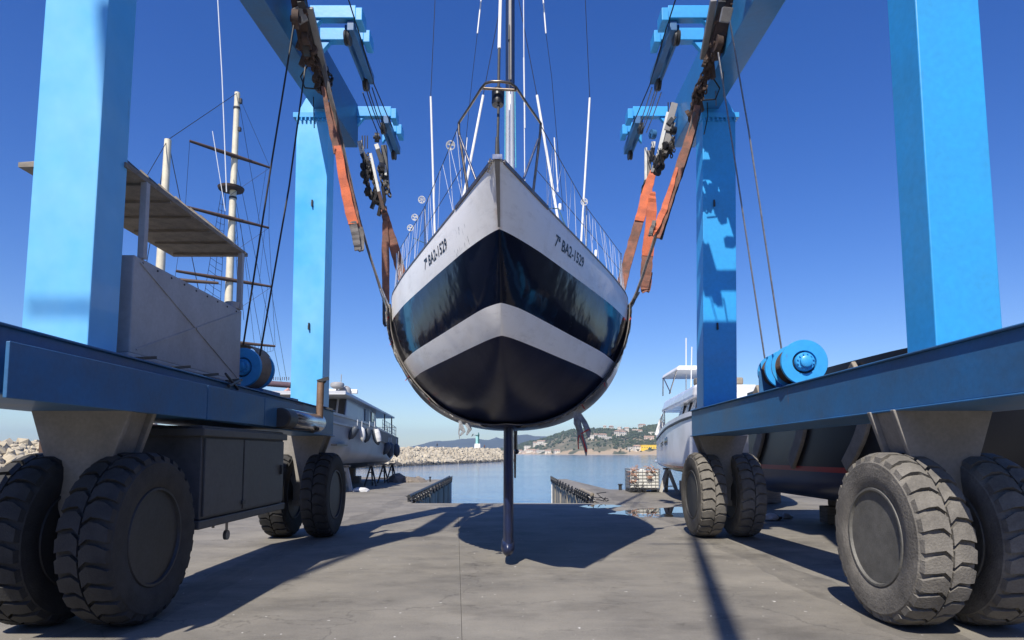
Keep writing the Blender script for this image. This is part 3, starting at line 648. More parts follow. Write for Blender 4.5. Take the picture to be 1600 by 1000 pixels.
# pulpit
def pp(u, v, Y): return P(u, v, Y)
k = MB(); r_ = .0135
topb = [P(717, 192, 6.62), P(735, 165, 6.2), P(752, 138, 5.86), P(759, 130, 5.76), P(768, 127.5, 5.72), P(783, 127.5, 5.72), P(797, 129.5, 5.74), P(806, 136, 5.84), P(824, 163, 6.2), P(845, 193, 6.62)]
k.tube(topb, r_, 10); k.tube([P(753, 138, 5.86), P(807, 141, 5.86)], r_, 10)
k.tube([topb[0], P(717, 206, 6.62), (XA_(6.62)-B_(6.62)+.04, 6.62, 4.24)], r_*1.05, 10); k.tube([topb[-1], P(844, 209, 6.62), (XA_(6.62)+B_(6.62)-.04, 6.62, 4.24)], r_*1.05, 10)
pul = k.build('pulpit', STAINB, boat, smooth=True)
k = MB(); k.tube([P(718, 212, 6.62), (XA_(6.33)-B_(6.33)+.04, 6.33, 4.25)], r_, 10); k.tube([P(841, 218, 6.62), (XA_(6.33)+B_(6.33)-.04, 6.33, 4.25)], r_, 10); k.each('pulpit_brace', STAIN, pul, smooth=True)
# forestay, furler drum
k = MB(); k.tube([P(777, 250, 5.84), P(779, 165, 5.93)], .013, 8); k.tube([P(777, 215, 5.87), P(777, 245, 5.84)], [.017, .024], 8); fs_ = k.build('forestay', STEELD, boat, smooth=True)
k = MB(); k.tube([P(779, 140, 5.98), P(780, 76, 6.1)], .014, 8); k.build('foil_joint', STEELD, fs_, smooth=True)
mt = Vector((.03, 10, 20.5)); t0 = P(780, 76, 6.1)
k = MB(); k.tube([t0, P(782, -4, 6.38), mt], .017, 8); k.build('headsail_foil', WHITEP, fs_, smooth=True)
k = MB(); c_ = P(778, 152, 5.95); k.lathe([(.02, -.085), (.055, -.082), (.06, -.06), (.058, -.03), (.06, .05), (.058, .07), (.045, .085), (.02, .09)], c_, (0.02, .07, 1), 24); fd = k.build('furler_drum', BLACK, boat, smooth=True)
# mast
k = MB()
def mastsec(mb, z0, z1, w, d, y, x0, lean=0.):
    n = 20; vs = []
    for z in (z0, z1):
        for i in range(n):
            t = 2*math.pi*i/n; vs.append((x0+math.cos(t)*w/2*(1 if abs(math.cos(t)) < .9 else .97), y+(z-z0)*lean+math.sin(t)*d/2, z))
    mb.add(vs, [(i, (i+1) % n, n+(i+1) % n, n+i) for i in range(n)]+[list(range(n))[::-1], list(range(n, 2*n))])
mastsec(k, 4.3, 7.36, .15, .23, 10., -.03); mast = k.build('mast', ALU, boat, smooth=True)
k = MB(); mastsec(k, 7.36, 20.6, .152, .235, 10., -.03); mu = k.build('upper_mast', MAST_SHADE, mast, smooth=True)
k = MB(); k.box((-.052, 9.872, 7.5), (-.012, 9.886, 20)); k.build('luff_track', GBAR, mast)
k = MB(); k.box((-.036, 9.870, 4.5), (-.028, 9.884, 7.1)); k.build('track_slot', GBAR, mast)
k = MB(); k.box((-.06, 9.85, 8.15), (-.035, 9.89, 8.4)); k.tube([(-.04, 9.862, 8.2), (-.035, 9.862, 7.3)], .008, 6); k.build('halyard_exit', BLACK, mast)
for z in (9.4, 13.5):
    k = MB(); k.bar((-.03, 10, z), (-1.3 if z < 10 else -.9, 10.25, z+.12), .1, .03); k.bar((-.03, 10, z), (1.24 if z < 10 else .85, 10.25, z+.12), .1, .03); k.each('spreader', ALU, mast)
k = MB(); k.tube([P(789, 255, 9.7), P(789.5, 140, 9.7)], .009, 6); k.tube([P(806, 262, 9.9), P(804.5, 140, 9.9)], .008, 6); k.each('halyard', LINEC, boat)
k = MB(); k.tube([P(820, 290, 9.7), P(818, -3, 9.7)], .008, 6); k.tube([P(820, 200, 9.69), P(818.5, 90, 9.69)], .012, 6); k.build('halyard', LINEW, boat)
# shrouds: thin wire above, white covers below
def shroud(a, b, c, cover=.016):
    k = MB(); k.tube([b, c], .0055, 5); w = k.build('shroud', WIRE, boat)
    k = MB(); k.tube([a, b], cover, 8); k.build('shroud_cover', WHITEP, w, smooth=True)
shroud(Vector((-1.17, 9.9, 4.15)), P(673, 151, 9.9), Vector((-1.26, 10.2, 9.5))); shroud(Vector((1.03, 9.9, 4.15)), P(921.5, 153, 9.9), Vector((1.2, 10.2, 9.5)))
shroud(Vector((-.95, 9.5, 4.2)), P(755, 149, 9.6), Vector((-.06, 9.95, 9.5)), .02); shroud(Vector((.83, 9.5, 4.2)), P(839, 149, 9.6), Vector((.0, 9.95, 9.5)), .02)
k = MB(); k.tube([P(717, 330, 10.4), P(738, 120, 10.4), P(746, 52, 10.4)], .0045, 5); k.tube([P(880, 330, 10.4), P(862, 120, 10.4), P(853, 52, 10.4)], .0045, 5); bs = k.build('shroud', WIRE, boat)
k = MB(); k.tube([P(746, 52, 10.4), P(752, -4, 10.4)], .012, 6); k.tube([P(853, 52, 10.4), P(848.5, -4, 10.4)], .012, 6); k.tube([P(872, 300, 10.3), P(866, 215, 10.3)], .009, 6); k.tube([P(726, 262, 10.3), P(730, 215, 10.3)], .007, 6); k.build('shroud_cover', WHITEP, bs)
# stanchions, lifelines, lacing and the white spoked rollers on the wires
sty = [8.35, 10.15, 12.0, 13.8, 15.4]
for s in (-1, 1):
    tops = [P(717, 196, 6.62) if s < 0 else P(845, 196, 6.62)]; mids = [P(722, 262, 6.62) if s < 0 else P(839, 266, 6.62)]
    for y in sty:
        x = XA_(y)+s*(B_(y)-.05); z = ZS_(y); k = MB(); k.tube([(x, y, z), (x-s*.0+s*.01, y, z+.62)], .0125, 8); k.tube([(x, y, z), (x, y, z+.06)], .022, 8); k.build('stanchion', STAIN, boat, smooth=True)
        tops.append(Vector((x+s*.01, y, z+.61))); mids.append(Vector((x+s*.005, y, z+.32)))
    k = MB(); k.tube(tops, .0045, 5); k.tube(mids, .004, 5); k.build('lifeline', WIRE, boat)
    k = MB(); random.seed(5+s)
    for i in range(4):
        n = (5, 7, 7, 6)[i]
        for j in range(n):
            a = tops[i].lerp(tops[i+1], (j+.2+random.random()*.3)/n); y = a.y+random.uniform(.05, .28); b = Vector((XA_(y)+s*(B_(y)-.03), y, ZS_(y)+.02)); c = tops[i].lerp(tops[i+1], min(1, (j+1.1)/n))
            k.tube([a, b], .0026, 4); 
            if random.random() < .7: k.tube([b, c], .0022, 4)
    k.build('lacing', LINEW, boat)
def roller(u, v, Y, r=.058, spokes=3):
    c = P(u, v, Y); k = MB(); ax = (c-Vector((0, 0, 1.6))).normalized()+Vector((.15, 0, .1))
    k.lathe([(r*.8, -.008), (r, -.008), (r, .008), (r*.8, .008)], c, ax, 28, closed=True)
    k.lathe([(.001, -.008), (r*.22, -.008), (r*.22, .008), (.001, .008)], c, ax, 14)
    a = ax.normalized().orthogonal().normalized(); b = ax.normalized().cross(a)
    for i in range(spokes):
        t = 2*math.pi*i/spokes+.5
        hw_ = 1.75/spokes; n1 = ax.normalized()*.005; e_ = [t-hw_+hw_*2*q/4 for q in range(5)]; D = lambda w: a*math.cos(w)+b*math.sin(w)
        k.prism([c+D(w)*r*.18-n1 for w in e_]+[c+D(w)*r*.84-n1 for w in reversed(e_)], n1*2)
    k.build('wire_roller', WHITEP, boat)
roller(704, 227, 7.2, .053); roller(659, 312, 8.3, .048, 6); roller(648, 339.5, 8.9, .046); roller(641, 356, 9.4, .048); roller(913, 315.5, 8.25, .046)
k = MB(); k.tube([P(843, 325, 9.0), P(873, 326, 8.8), P(880, 345, 8.6), P(905, 395, 8.4)], .008, 5); k.tube([P(905, 397, 9.2), P(930, 399, 9.3), P(948, 443, 9.6)], .008, 5); k.tube([P(664, 380, 8.7), P(646, 372, 9.0)], .006, 5); k.build('sheet', mat('blue_rope', (.03, .1, .14), .8, 0, .2, 20), boat)
k = MB(); k.lathe([(.001, -.05), (.02, -.04), (.025, 0), (.02, .04), (.001, .05)], P(875, 323, 8.8), (0, 0, 1), 10); k.lathe([(.001, -.06), (.02, -.04), (.022, 0), (.02, .04), (.001, .06)], P(931, 396, 9.3), (0, 0, 1), 10); k.lathe([(.03, -.1), (.04, -.1), (.04, .1), (.03, .1)], (.03, 8.0, 4.35), (0, 0, 1), 14); k.each('deck_block', WHITEP, boat, smooth=True)
k = MB(); k.ico((.02, 6.9, 4.4), .09, .1, (1, 1, 1.3), 2); k.build('stowed_line', BLACK, boat, smooth=True)
# registration number, the same on both bows, bent round the hull
def reg(s):
    cu = bpy.data.curves.new('t', 'FONT'); cu.body = '7ª BA2-1529'; cu.size = 1; cu.extrude = 0; cu.resolution_u = 3; cu.offset = .018
    to = bpy.data.objects.new('t', cu); COL.objects.link(to); bpy.context.view_layer.update()
    me = bpy.data.meshes.new_from_object(to.evaluated_get(bpy.context.evaluated_depsgraph_get())); bpy.data.objects.remove(to)
    xs = [v.co.x for v in me.vertices]; x0, x1 = min(xs), max(xs); H = .185
    bm = bmesh.new(); bm.from_mesh(me)
    for _ in range(2): bmesh.ops.subdivide_edges(bm, edges=[e for e in bm.edges if e.calc_length() > .12], cuts=1)
    bmesh.ops.triangulate(bm, faces=bm.faces)
    ya, yb = (8.22, 7.33) if s < 0 else (7.22, 8.13)
    for v in bm.verts:
        a = (v.co.x-x0)/(x1-x0); Y = ya+(yb-ya)*a; z = 3.945+v.co.y*H
        v.co = (XA_(Y)+s*(HWz(Y, z)+.004)-BX[0], Y-BX[1], z-BX[2])
    me2 = bpy.data.meshes.new('registration_number'); bm.to_mesh(me2); bm.free(); me2.materials.append(BLACK)
    o = bpy.data.objects.new('registration_number', me2); COL.objects.link(o); o.parent = hull; ROOT[o.name] = Vector(BX)
    o['label'] = 'black lettering 7ª BA2-1529 on the bow'
reg(-1); reg(1)

# ================================================================== slings and their hoist gear
def hullpath(ybot, yside, s, ztop, n=26):
    "path of a strap under the hull from the keel line up to height ztop on side s"
    o = []
    for i in range(n+1):
        q = i/n
        th = q*math.pi/2
        Y = ybot+(yside-ybot)*min(1, q**1.2); zk = ZK_(Y); z = zk+(ztop-zk)*(q**2.1)
        o.append(Vector((XA_(Y)+s*(HWz(Y, z)+.014), Y, z-(.014 if q < .5 else 0))))
    return o
NB, NS_ = 9.0, 10.7
def strapnormals(p): return [Vector((0, 1, 0))+Vector((0, 0, .0))]*len(p)
nearp = {}
for s in (-1, 1): nearp[s] = hullpath(NB, NS_, s, 4.0)
sl1 = empty('boat_sling', (0, 9.5, 1.9), 'front lifting sling round the bow sections, wrapped in clear plastic film', 'sling')
path = list(reversed(nearp[-1]))+nearp[1][1:]
k = MB(); k.ribbon(path, .2, .014, (0, 1, .05)); k.build('belly_strap', GREYW, sl1)
L1 = [P(505, 105, 10.4), P(530, 205, 10.5), P(556, 320, 10.55), P(578, 400, 10.6), P(603, 475, 10.65), nearp[-1][-1]]
k = MB(); k.ribbon(L1, [.14, .1, .06, .05, .07, .16], .02, (.6, -.8, 0)); k.build('side_strap', GREYW, sl1)
L2 = [P(1088, 178, 10.5), P(1065, 262, 10.55), P(1035, 340, 10.6), P(1010, 412, 10.62), P(993, 462, 10.65), nearp[1][-1]]
k = MB(); k.ribbon(L2, [.16, .13, .08, .05, .05, .12], .02, (.75, .6, 0)); k.build('side_strap', GREYW, sl1)
# orange loop on the left, falling to a free bight
def loop(name, a, w, th, m, side, par, endm=GREYW):
    k = MB(); k.ribbon(a, w, th, side); o = k.build(name, m, par); return o
A = [P(505, 135, 10.45), P(512, 175, 10.4), P(527, 240, 10.35), P(541, 305, 10.3), P(552, 350, 10.3)]
lo = loop('webbing_loop', A[:3], [.06, .08, .12], .03, BROWN, (1, .25, 0), sl1); lo = loop('webbing_loop', [A[2]+Vector((0, -.02, .12)), A[3], A[4]], [.11, .15, .16], .032, ORANGE, (1, .25, 0), sl1)
A = [P(513, 160, 10.52), P(533, 240, 10.45), P(552, 320, 10.4), P(563, 366, 10.38)]
k = MB(); k.ribbon(A, [.06, .07, .09, .08], .03, (1, .4, 0)); k.build('webbing_loop', BROWN, sl1)
a0 = P(556, 350, 10.3); k = MB(); k.ribbon([P(550, 345, 10.3), P(556, 372, 10.3), P(559, 391, 10.3)], [.13, .12, .1], .03, (1, .2, 0)); k.ribbon([P(559, 391, 10.31), P(565, 386, 10.36), P(564, 355, 10.38)], [.1, .09, .07], .03, (1, .2, 0)); k.build('loop_end', GREYW, sl1)
# right: two brown runs
A = [P(1090, 165, 10.5), P(1080, 205, 10.48), P(1062, 262, 10.45), P(1043, 320, 10.42), P(1028, 372, 10.4)]
k = MB(); k.ribbon(A, [.09, .12, .15, .13, .07], .03, (1, -.25, 0)); k.build('webbing_loop', BROWN, sl1)
k = MB(); k.ribbon([p+Vector((.07, .08, 0)) for p in A], [.05, .06, .06, .05, .04], .025, (1, -.3, 0)); k.build('webbing_loop', STEELD, sl1)
A = [P(1058, 262, 10.43), P(1040, 320, 10.4), P(1027, 352, 10.38), P(1018, 368, 10.36)]
k = MB(); k.ribbon(A, [.04, .1, .1, .07], .03, (1, -.25, 0)); k.build('webbing_loop', ORANGE, sl1)
k = MB(); k.ribbon([P(1023, 345, 10.35), P(1017, 362, 10.33), P(1016, 368, 10.35), P(1022, 360, 10.4)], .06, .03, (1, -.2, 0)); k.build('loop_end', GREYW, sl1)
# plastic film wound round the strap where it touches the hull, taped in red
def film(path, wide, seed, amp=.03, off=0):
    random.seed(seed); k = MB(); n = 7; vs = []; m = len(path)
    for i, p in enumerate(path):
        d = (path[min(i+1, m-1)]-path[max(i-1, 0)]).normalized(); out = Vector((0, -.25, 0)); sd = Vector((0, 1, 0)); sd = (sd-d*sd.dot(d)).normalized(); nn = sd.cross(d)
        if nn.x*(p.x) < 0: nn = -nn
        if nn.z > .3 and i > 0: nn = -nn
        for j in range(n):
            q = j/(n-1)-.5; vs.append(p+sd*(off if sd.y > 0 else -off)+sd*q*wide*(1+random.uniform(-.3, .3)*(1 if j in (0, n-1) else .2))+nn*(.016+amp*math.cos(q*math.pi)*random.uniform(.5, 1.5)))
    k.add(vs, [(i*n+j, i*n+j+1, (i+1)*n+j+1, (i+1)*n+j) for i in range(m-1) for j in range(n-1)]); return k
def dense(p, n):
    o = []
    for a, b in zip(p, p[1:]):
        for i in range(n): o.append(a.lerp(b, i/n))
    return o+[p[-1]]
fl = film(dense([P(598, 450, 10.62)]+list(reversed(nearp[-1]))[:24], 3), .4, 2, .03, -.13).build('plastic_wrap', PLASTIC, sl1)
fr = film(dense([P(996, 455, 10.62)]+list(reversed(nearp[1]))[:25], 3), .24, 4, .025, -.05).build('plastic_wrap', mat('grey_film', (.12, .12, .125), .2, 0, .4, 16, .7, .2), sl1)
k = MB(); random.seed(9)
for path_, idx in ((nearp[-1], (25, 22, 17, 13)), (nearp[1], (25, 16, 12))):
    for i in idx:
        p = path_[i]+Vector((-.03 if path_[i].x < 0 else .03, -.11, -.03)); q = p+Vector((.0, .2, .03)); k.ribbon([p, p.lerp(q, .5), q], .025, .012, (0, 0, 1)); k.ribbon([p, p+Vector((random.uniform(-.04, .04), -.05, -.06))], .012, .006, (1, 0, 0))
k.build('red_tape', REDTAPE, sl1)
# plastic tatters hanging from the belly
def tatter(strips, label, m=PLASTIC, red=None):
    k = MB()
    for (pts, w) in strips: k.ribbon([P(*p) for p in pts], w, .006, [Vector((1, random.uniform(-.5, .5), 0)) for _ in pts])
    o = empty('plastic_sheet', P(*strips[0][0][0]), label, 'plastic sheet'); k.build('film', m, o)
    if red:
        k = MB()
        for pts in red: k.tube([P(*p) for p in pts], .009, 5)
        k.build('red_cord', REDTAPE, o)
random.seed(3)
TAT = mat('torn_film', (.42, .44, .46), .35, 0, .35, 9, .6, 0, (.12, .13, .14))
tatter([([(718, 657, 9.0), (721, 668, 9.0), (726, 676, 9.0)], [.03, .07, .03]), ([(730, 661, 9.0), (734, 671, 9.0), (729, 680, 9.0)], [.08, .06, .02]), ([(719, 662, 9.0), (717, 676, 9.0), (718, 686, 9.0)], [.03, .02, .006]), ([(723, 676, 9.0), (719, 681, 9.0)], [.04, .02])],
       'small torn scrap of clear film hanging under the hull, left of the keel', TAT)
tatter([([(899, 642, 9.6), (902, 660, 9.6), (909, 682, 9.6), (915, 700, 9.6), (916, 712, 9.6)], [.05, .12, .07, .06, .02]), ([(904, 645, 9.62), (913, 660, 9.62), (919, 674, 9.6), (920, 684, 9.6)], [.06, .09, .09, .03]), ([(903, 655, 9.58), (904, 672, 9.58), (903, 690, 9.58)], [.06, .05, .02])],
       'long torn grey film strip with red cord under the hull right of the keel', TAT,
       [[(908, 678, 9.57), (914, 674, 9.57), (920, 671, 9.57)], [(905, 680, 9.57), (903, 692, 9.57), (904, 702, 9.57)], [(909, 680, 9.57), (913, 694, 9.57), (917, 706, 9.57)], [(916, 706, 9.58), (912, 690, 9.57)]])
# hoist gear: bars, plates, shackles and chain between hoist and webbing
def gear(name, label, bars, chains, plates, extra=None, group=None, loc=None):
    o = empty(name, loc or bars[0][0], label, 'hoist gear', group)
    for (a, b, w, h, m) in bars:
        k = MB(); k.bar(a, b, w, h, (0, 1, 0)); k.build('steel_bar', m, o, bevel=.006)
    for pts, sz, wr, m in chains:
        k = MB(); k.chain(pts, sz, wr); k.build('chain', m, o, smooth=True)
    for (c, sz, m, ax) in plates:
        k = MB(); k.lathe([(sz*.3, -.05), (sz, -.05), (sz, .05), (sz*.3, .05)], c, ax, 20, closed=True); k.tube([Vector(c)-Vector(ax).normalized()*.08, Vector(c)+Vector(ax).normalized()*.08], sz*.35, 10); k.build('sheave', m, o, smooth=True)
    return o
def lump(a, b, w, seed, m, n=16):
    random.seed(seed); k = MB()
    for i in range(n):
        c = Vector(a).lerp(Vector(b), (i+.5)/n)+Vector((random.uniform(-w, w), random.uniform(-w, w)*.8, random.uniform(-w, w)*.6))
        t = random.random()
        if t < .4: k.bar(c+Vector((0, 0, .14)), c+Vector((random.uniform(-.12, .12), .05, -.14)), .06, .1, (0, 1, 0))
        elif t < .75: k.lathe([(.03, -.03), (.08, -.03), (.09, .03), (.03, .03)], c, (random.uniform(-1, 1), .5, random.uniform(-.5, .5)), 10)
        else: k.chain([c+Vector((0, 0, .16)), c+Vector((random.uniform(-.1, .1), 0, -.16))], .055, .016)
    return k
for s in (-1, 1):
    if s < 0:
        T = P(462, -30, 9.6); Bm = P(480, 75, 10.3); E = P(510, 145, 11.0); a1, a2 = P(484, 12, 9.8), P(507, 110, 10.7); lab = 'rusty hoist gear and chain hanging at the top left, above the front sling'
        b1, b2 = P(470, 0, 9.7), P(500, 95, 10.6)
    else:
        T = P(1142, -30, 9.9); Bm = P(1120, 70, 10.5); E = P(1080, 185, 11.3); a1, a2 = P(1115, 0, 10.0), P(1098, 92, 10.8); lab = 'rusty hoist gear and chain hanging at the top right, above the front sling'
        b1, b2 = P(1128, 0, 10.0), P(1106, 88, 10.8)
    g = gear('sling_hoist', lab, [(a1, a2, .1, .07, GBAR), (b1, b2, .12, .1, STEELD), (T, Bm, .2, .22, RUST), (P(1137 if s > 0 else 463, 12, 9.8), P(1132 if s > 0 else 475, 35, 9.9), .16, .12, GBAR)],
             [([T, Bm, E], .09, .026, RUST), ([Bm+Vector((.08, 0, .1)), E+Vector((.06, .1, .3)), E], .07, .02, CHAIN), ([Bm, (Bm+E)/2+Vector((-s*.15, 0, -.15)), E+Vector((0, 0, -.15))], .07, .02, RUST)],
             [(P(1120, 68, 10.4) if s > 0 else P(462, 30, 9.8), .14, RUST, (1, .2, 0)), (P(1118, 85, 10.5) if s > 0 else P(478, 60, 10.1), .1, RUST, (1, 0, .1)), (Bm, .13, STEELD, (1, .1, 0))])
    lump(T, Bm, .07, 5, RUST, 10).build('shackle_cluster', RUST, g); lump(Bm, E, .075, 8, CHAIN, 24).build('shackle_cluster', RUST, g)
    random.seed(2); k = MB(); c_ = Bm.lerp(E, .5)
    k.tube([c_+Vector((s*.1, 0, .2)), c_+Vector((s*.28, 0, -.1)), c_+Vector((s*.2, 0, -.3)), c_+Vector((-s*.02, 0, -.32))], .013, 6); k.build('loose_cable', WIRE, g)
# ---- rear sling gear
def far(s):
    if s < 0:
        bars = [(P(562, 221, 13.4), P(567, 241, 13.4), .1, .08, GWHITE), (P(567, 241, 13.4), P(580, 268, 13.4), .12, .1, BLACK), (P(579, 240, 13.3), P(592, 300, 13.3), .06, .05, GWHITE), (P(588, 226, 13.5), P(591, 234, 13.5), .09, .08, GWHITE), (P(590, 234, 13.5), P(597, 255, 13.5), .09, .08, BLACK), (P(601, 258, 13.5), P(603, 274, 13.5), .05, .05, GWHITE), (P(600, 228, 13.6), P(604, 290, 13.6), .12, .1, STEELD), (P(592, 300, 13.3), P(601, 333, 13.3), .07, .07, RUST)]
        ch = [([P(566, 257, 13.3), P(573, 282, 13.3), P(580, 310, 13.3)], .09, .03, CHAIN), ([P(580, 268, 13.4), P(590, 300, 13.4), P(602, 333, 13.4)], .085, .028, CHAIN), ([P(592, 262, 13.5), P(598, 285, 13.5), P(602, 303, 13.5)], .08, .026, CHAIN), ([P(604, 285, 13.5), P(609, 307, 13.5)], .08, .024, CHAIN)]
        pl = [(P(577, 262, 13.4), .14, BLACK, (1, .4, 0)), (P(575, 300, 13.35), .09, CHAIN, (1, 0, 0)), (P(596, 262, 13.5), .12, BLACK, (1, .4, 0)), (P(589, 215, 13.6), .1, STEELD, (1, .2, 0))]
        lab = 'white and black hook blocks with chain hanging left of the mast, above the rear sling'; lp = (P(568, 250, 13.35), P(602, 330, 13.35))
    else:
        bars = [(P(1044, 176, 13.3), P(1028, 244, 13.3), .075, .06, GWHITE), (P(1054, 162, 13.3), P(1042, 205, 13.3), .14, .08, GBAR), (P(1050, 192, 13.35), P(1040, 226, 13.35), .14, .1, GBAR), (P(1053, 183, 13.32), P(1043, 196, 13.28), .1, .1, BLACK), (P(1009, 231, 13.5), P(1009, 283, 13.5), .055, .05, GWHITE), (P(1021, 222, 13.55), P(1020, 232, 13.55), .08, .08, GWHITE), (P(1020, 232, 13.55), P(1017, 252, 13.55), .09, .08, BLACK), (P(1014, 236, 13.6), P(1013, 280, 13.6), .1, .08, GBAR), (P(1028, 244, 13.3), P(1020, 270, 13.3), .1, .06, GBAR)]
        ch = [([P(1050, 222, 13.3), P(1040, 240, 13.3), P(1028, 266, 13.3)], .09, .03, CHAIN), ([P(1043, 232, 13.3), P(1034, 250, 13.3), P(1024, 262, 13.3)], .085, .028, RUST), ([P(1010, 283, 13.5), P(1006, 292, 13.5), P(1004, 304, 13.5)], .08, .026, CHAIN), ([P(1008, 283, 13.5), P(1012, 296, 13.5)], .07, .024, CHAIN)]
        pl = [(P(1045, 233, 13.3), .1, CHAIN, (1, .3, 0)), (P(1036, 238, 13.35), .08, CHAIN, (1, 0, 0)), (P(1051, 204, 13.3), .09, BLACK, (1, .4, 0)), (P(1020, 210, 13.6), .1, BLUE_SHADE, (1, .3, 0))]
        lab = 'pale and black hook blocks with chain hanging right of the mast, above the rear sling'; lp = (P(1046, 222, 13.3), P(1024, 268, 13.3))
    g = gear('sling_hoist', lab, bars, ch, pl)
    lump(lp[0], lp[1], .1, 21+s, CHAIN, 20).build('shackle_cluster', CHAIN, g)
    k = MB()
    for du in (0, 4, 8):
        u0 = 566 if s < 0 else 1052
        k.tube([P(u0+du*s*-1, 212 if s < 0 else 160, 13.3), P(u0+du*s*-1, 232 if s < 0 else 200, 13.3)], .012, 6)
    k.build('hoist_rope', WIRE, g)
far(-1); far(1)
sl2 = empty('boat_sling', (0, 13.2, 2.0), 'rear lifting sling in orange webbing, coloured brown for shade, beyond the widest part of the hull', 'sling')
rp = {s: hullpath(13.2, 13.3, s, 3.9, 20) for s in (-1, 1)}
k = MB(); k.ribbon(list(reversed(rp[-1]))+rp[1][1:], .2, .014, (0, 1, 0)); k.build('belly_strap', GREYW, sl2)
A = [P(599, 325, 13.3), P(604, 345, 13.3), P(617, 390, 13.3), P(628, 432, 13.3), P(634, 470, 13.3), P(632, 505, 13.3)]
k = MB(); k.ribbon(A, [.1, .16, .2, .2, .18, .18], .03, (1, -.2, 0)); k.build('webbing_loop', BROWN, sl2)
A = [P(602, 345, 13.25), P(602, 400, 13.25), P(603, 470, 13.25)]
k = MB(); k.ribbon(A, [.1, .16, .15], .03, (1, .2, 0)); k.build('webbing_loop', BROWN, sl2)
k = MB(); k.ribbon([P(603, 470, 13.25), P(603, 500, 13.25), P(605, 508, 13.27), P(608, 500, 13.3), P(607, 475, 13.3)], [.14, .14, .13, .12, .1], .03, (1, .2, 0)); k.build('loop_end', STEELD, sl2)
A = [P(1021, 266, 13.3), P(1011, 300, 13.3), P(999, 345, 13.3)]
k = MB(); k.ribbon(A, [.12, .21, .2], .03, (1, -.3, 0)); k.build('webbing_loop', ORANGE, sl2)
A = [P(1004, 326, 13.33), P(992, 368, 13.33), P(975, 430, 13.33), P(966, 475, 13.33), P(962, 500, 13.33)]
k = MB(); k.ribbon(A, [.18, .2, .2, .18, .18], .03, (1, -.3, 0)); k.build('webbing_loop', BROWN, sl2)
A = [P(1020, 300, 13.2), P(1018, 330, 13.2), P(1012, 400, 13.2)]
k = MB(); k.ribbon(A, [.1, .22, .24], .03, (1, .1, 0)); k.build('webbing_loop', ORANGE, sl2)
A = [P(1012, 398, 13.2), P(1009, 430, 13.2), P(1007, 452, 13.2), P(1011, 452, 13.25), P(1015, 425, 13.28)]
k = MB(); k.ribbon(A, [.24, .22, .15, .14, .12], .03, (1, .1, 0)); k.build('loop_end', BROWN, sl2)

# ================================================================== motor boats ashore
def side_at(B, XA, ZS, ZK, N, M, Y, z):
    t = min(max((z-ZK(Y))/(ZS(Y)-ZK(Y)), 0), 1); return B(Y)*(1-(1-t)**N(Y))**(1/M(Y))
def stand(x, y, h, label, group, pale=False, lean=.28):
    o = empty('boat_stand', (x, y, 0), label, 'boat stand', group); m = CONCR if pale else STEELD
    for dx, dy in ((-lean, -.15), (lean, -.15), (0, .35)):
        k = MB(); k.bar((x+dx, y+dy, 0), (x+dx*.12, y+dy*.15, h*.9), .07 if not pale else .13, .07 if not pale else .13, (0, 1, 0)); k.build('stand_leg', m, o, bevel=.006)
    k = MB(); k.bar((x-lean*.8, y-.12, h*.25), (x+lean*.8, y-.12, h*.25), .04, .04); k.bar((x-lean*.4, y-.1, h*.62), (x+lean*.4, y-.1, h*.62), .05, .05); k.build('stand_brace', m, o)
    k = MB(); k.tube([(x, y, h*.85), (x, y, h*.95)], .035, 10); k.box((x-.16, y-.13, h*.93), (x+.16, y+.13, h*1.0)); k.build('stand_head', WOOD, o, bevel=.01); return o
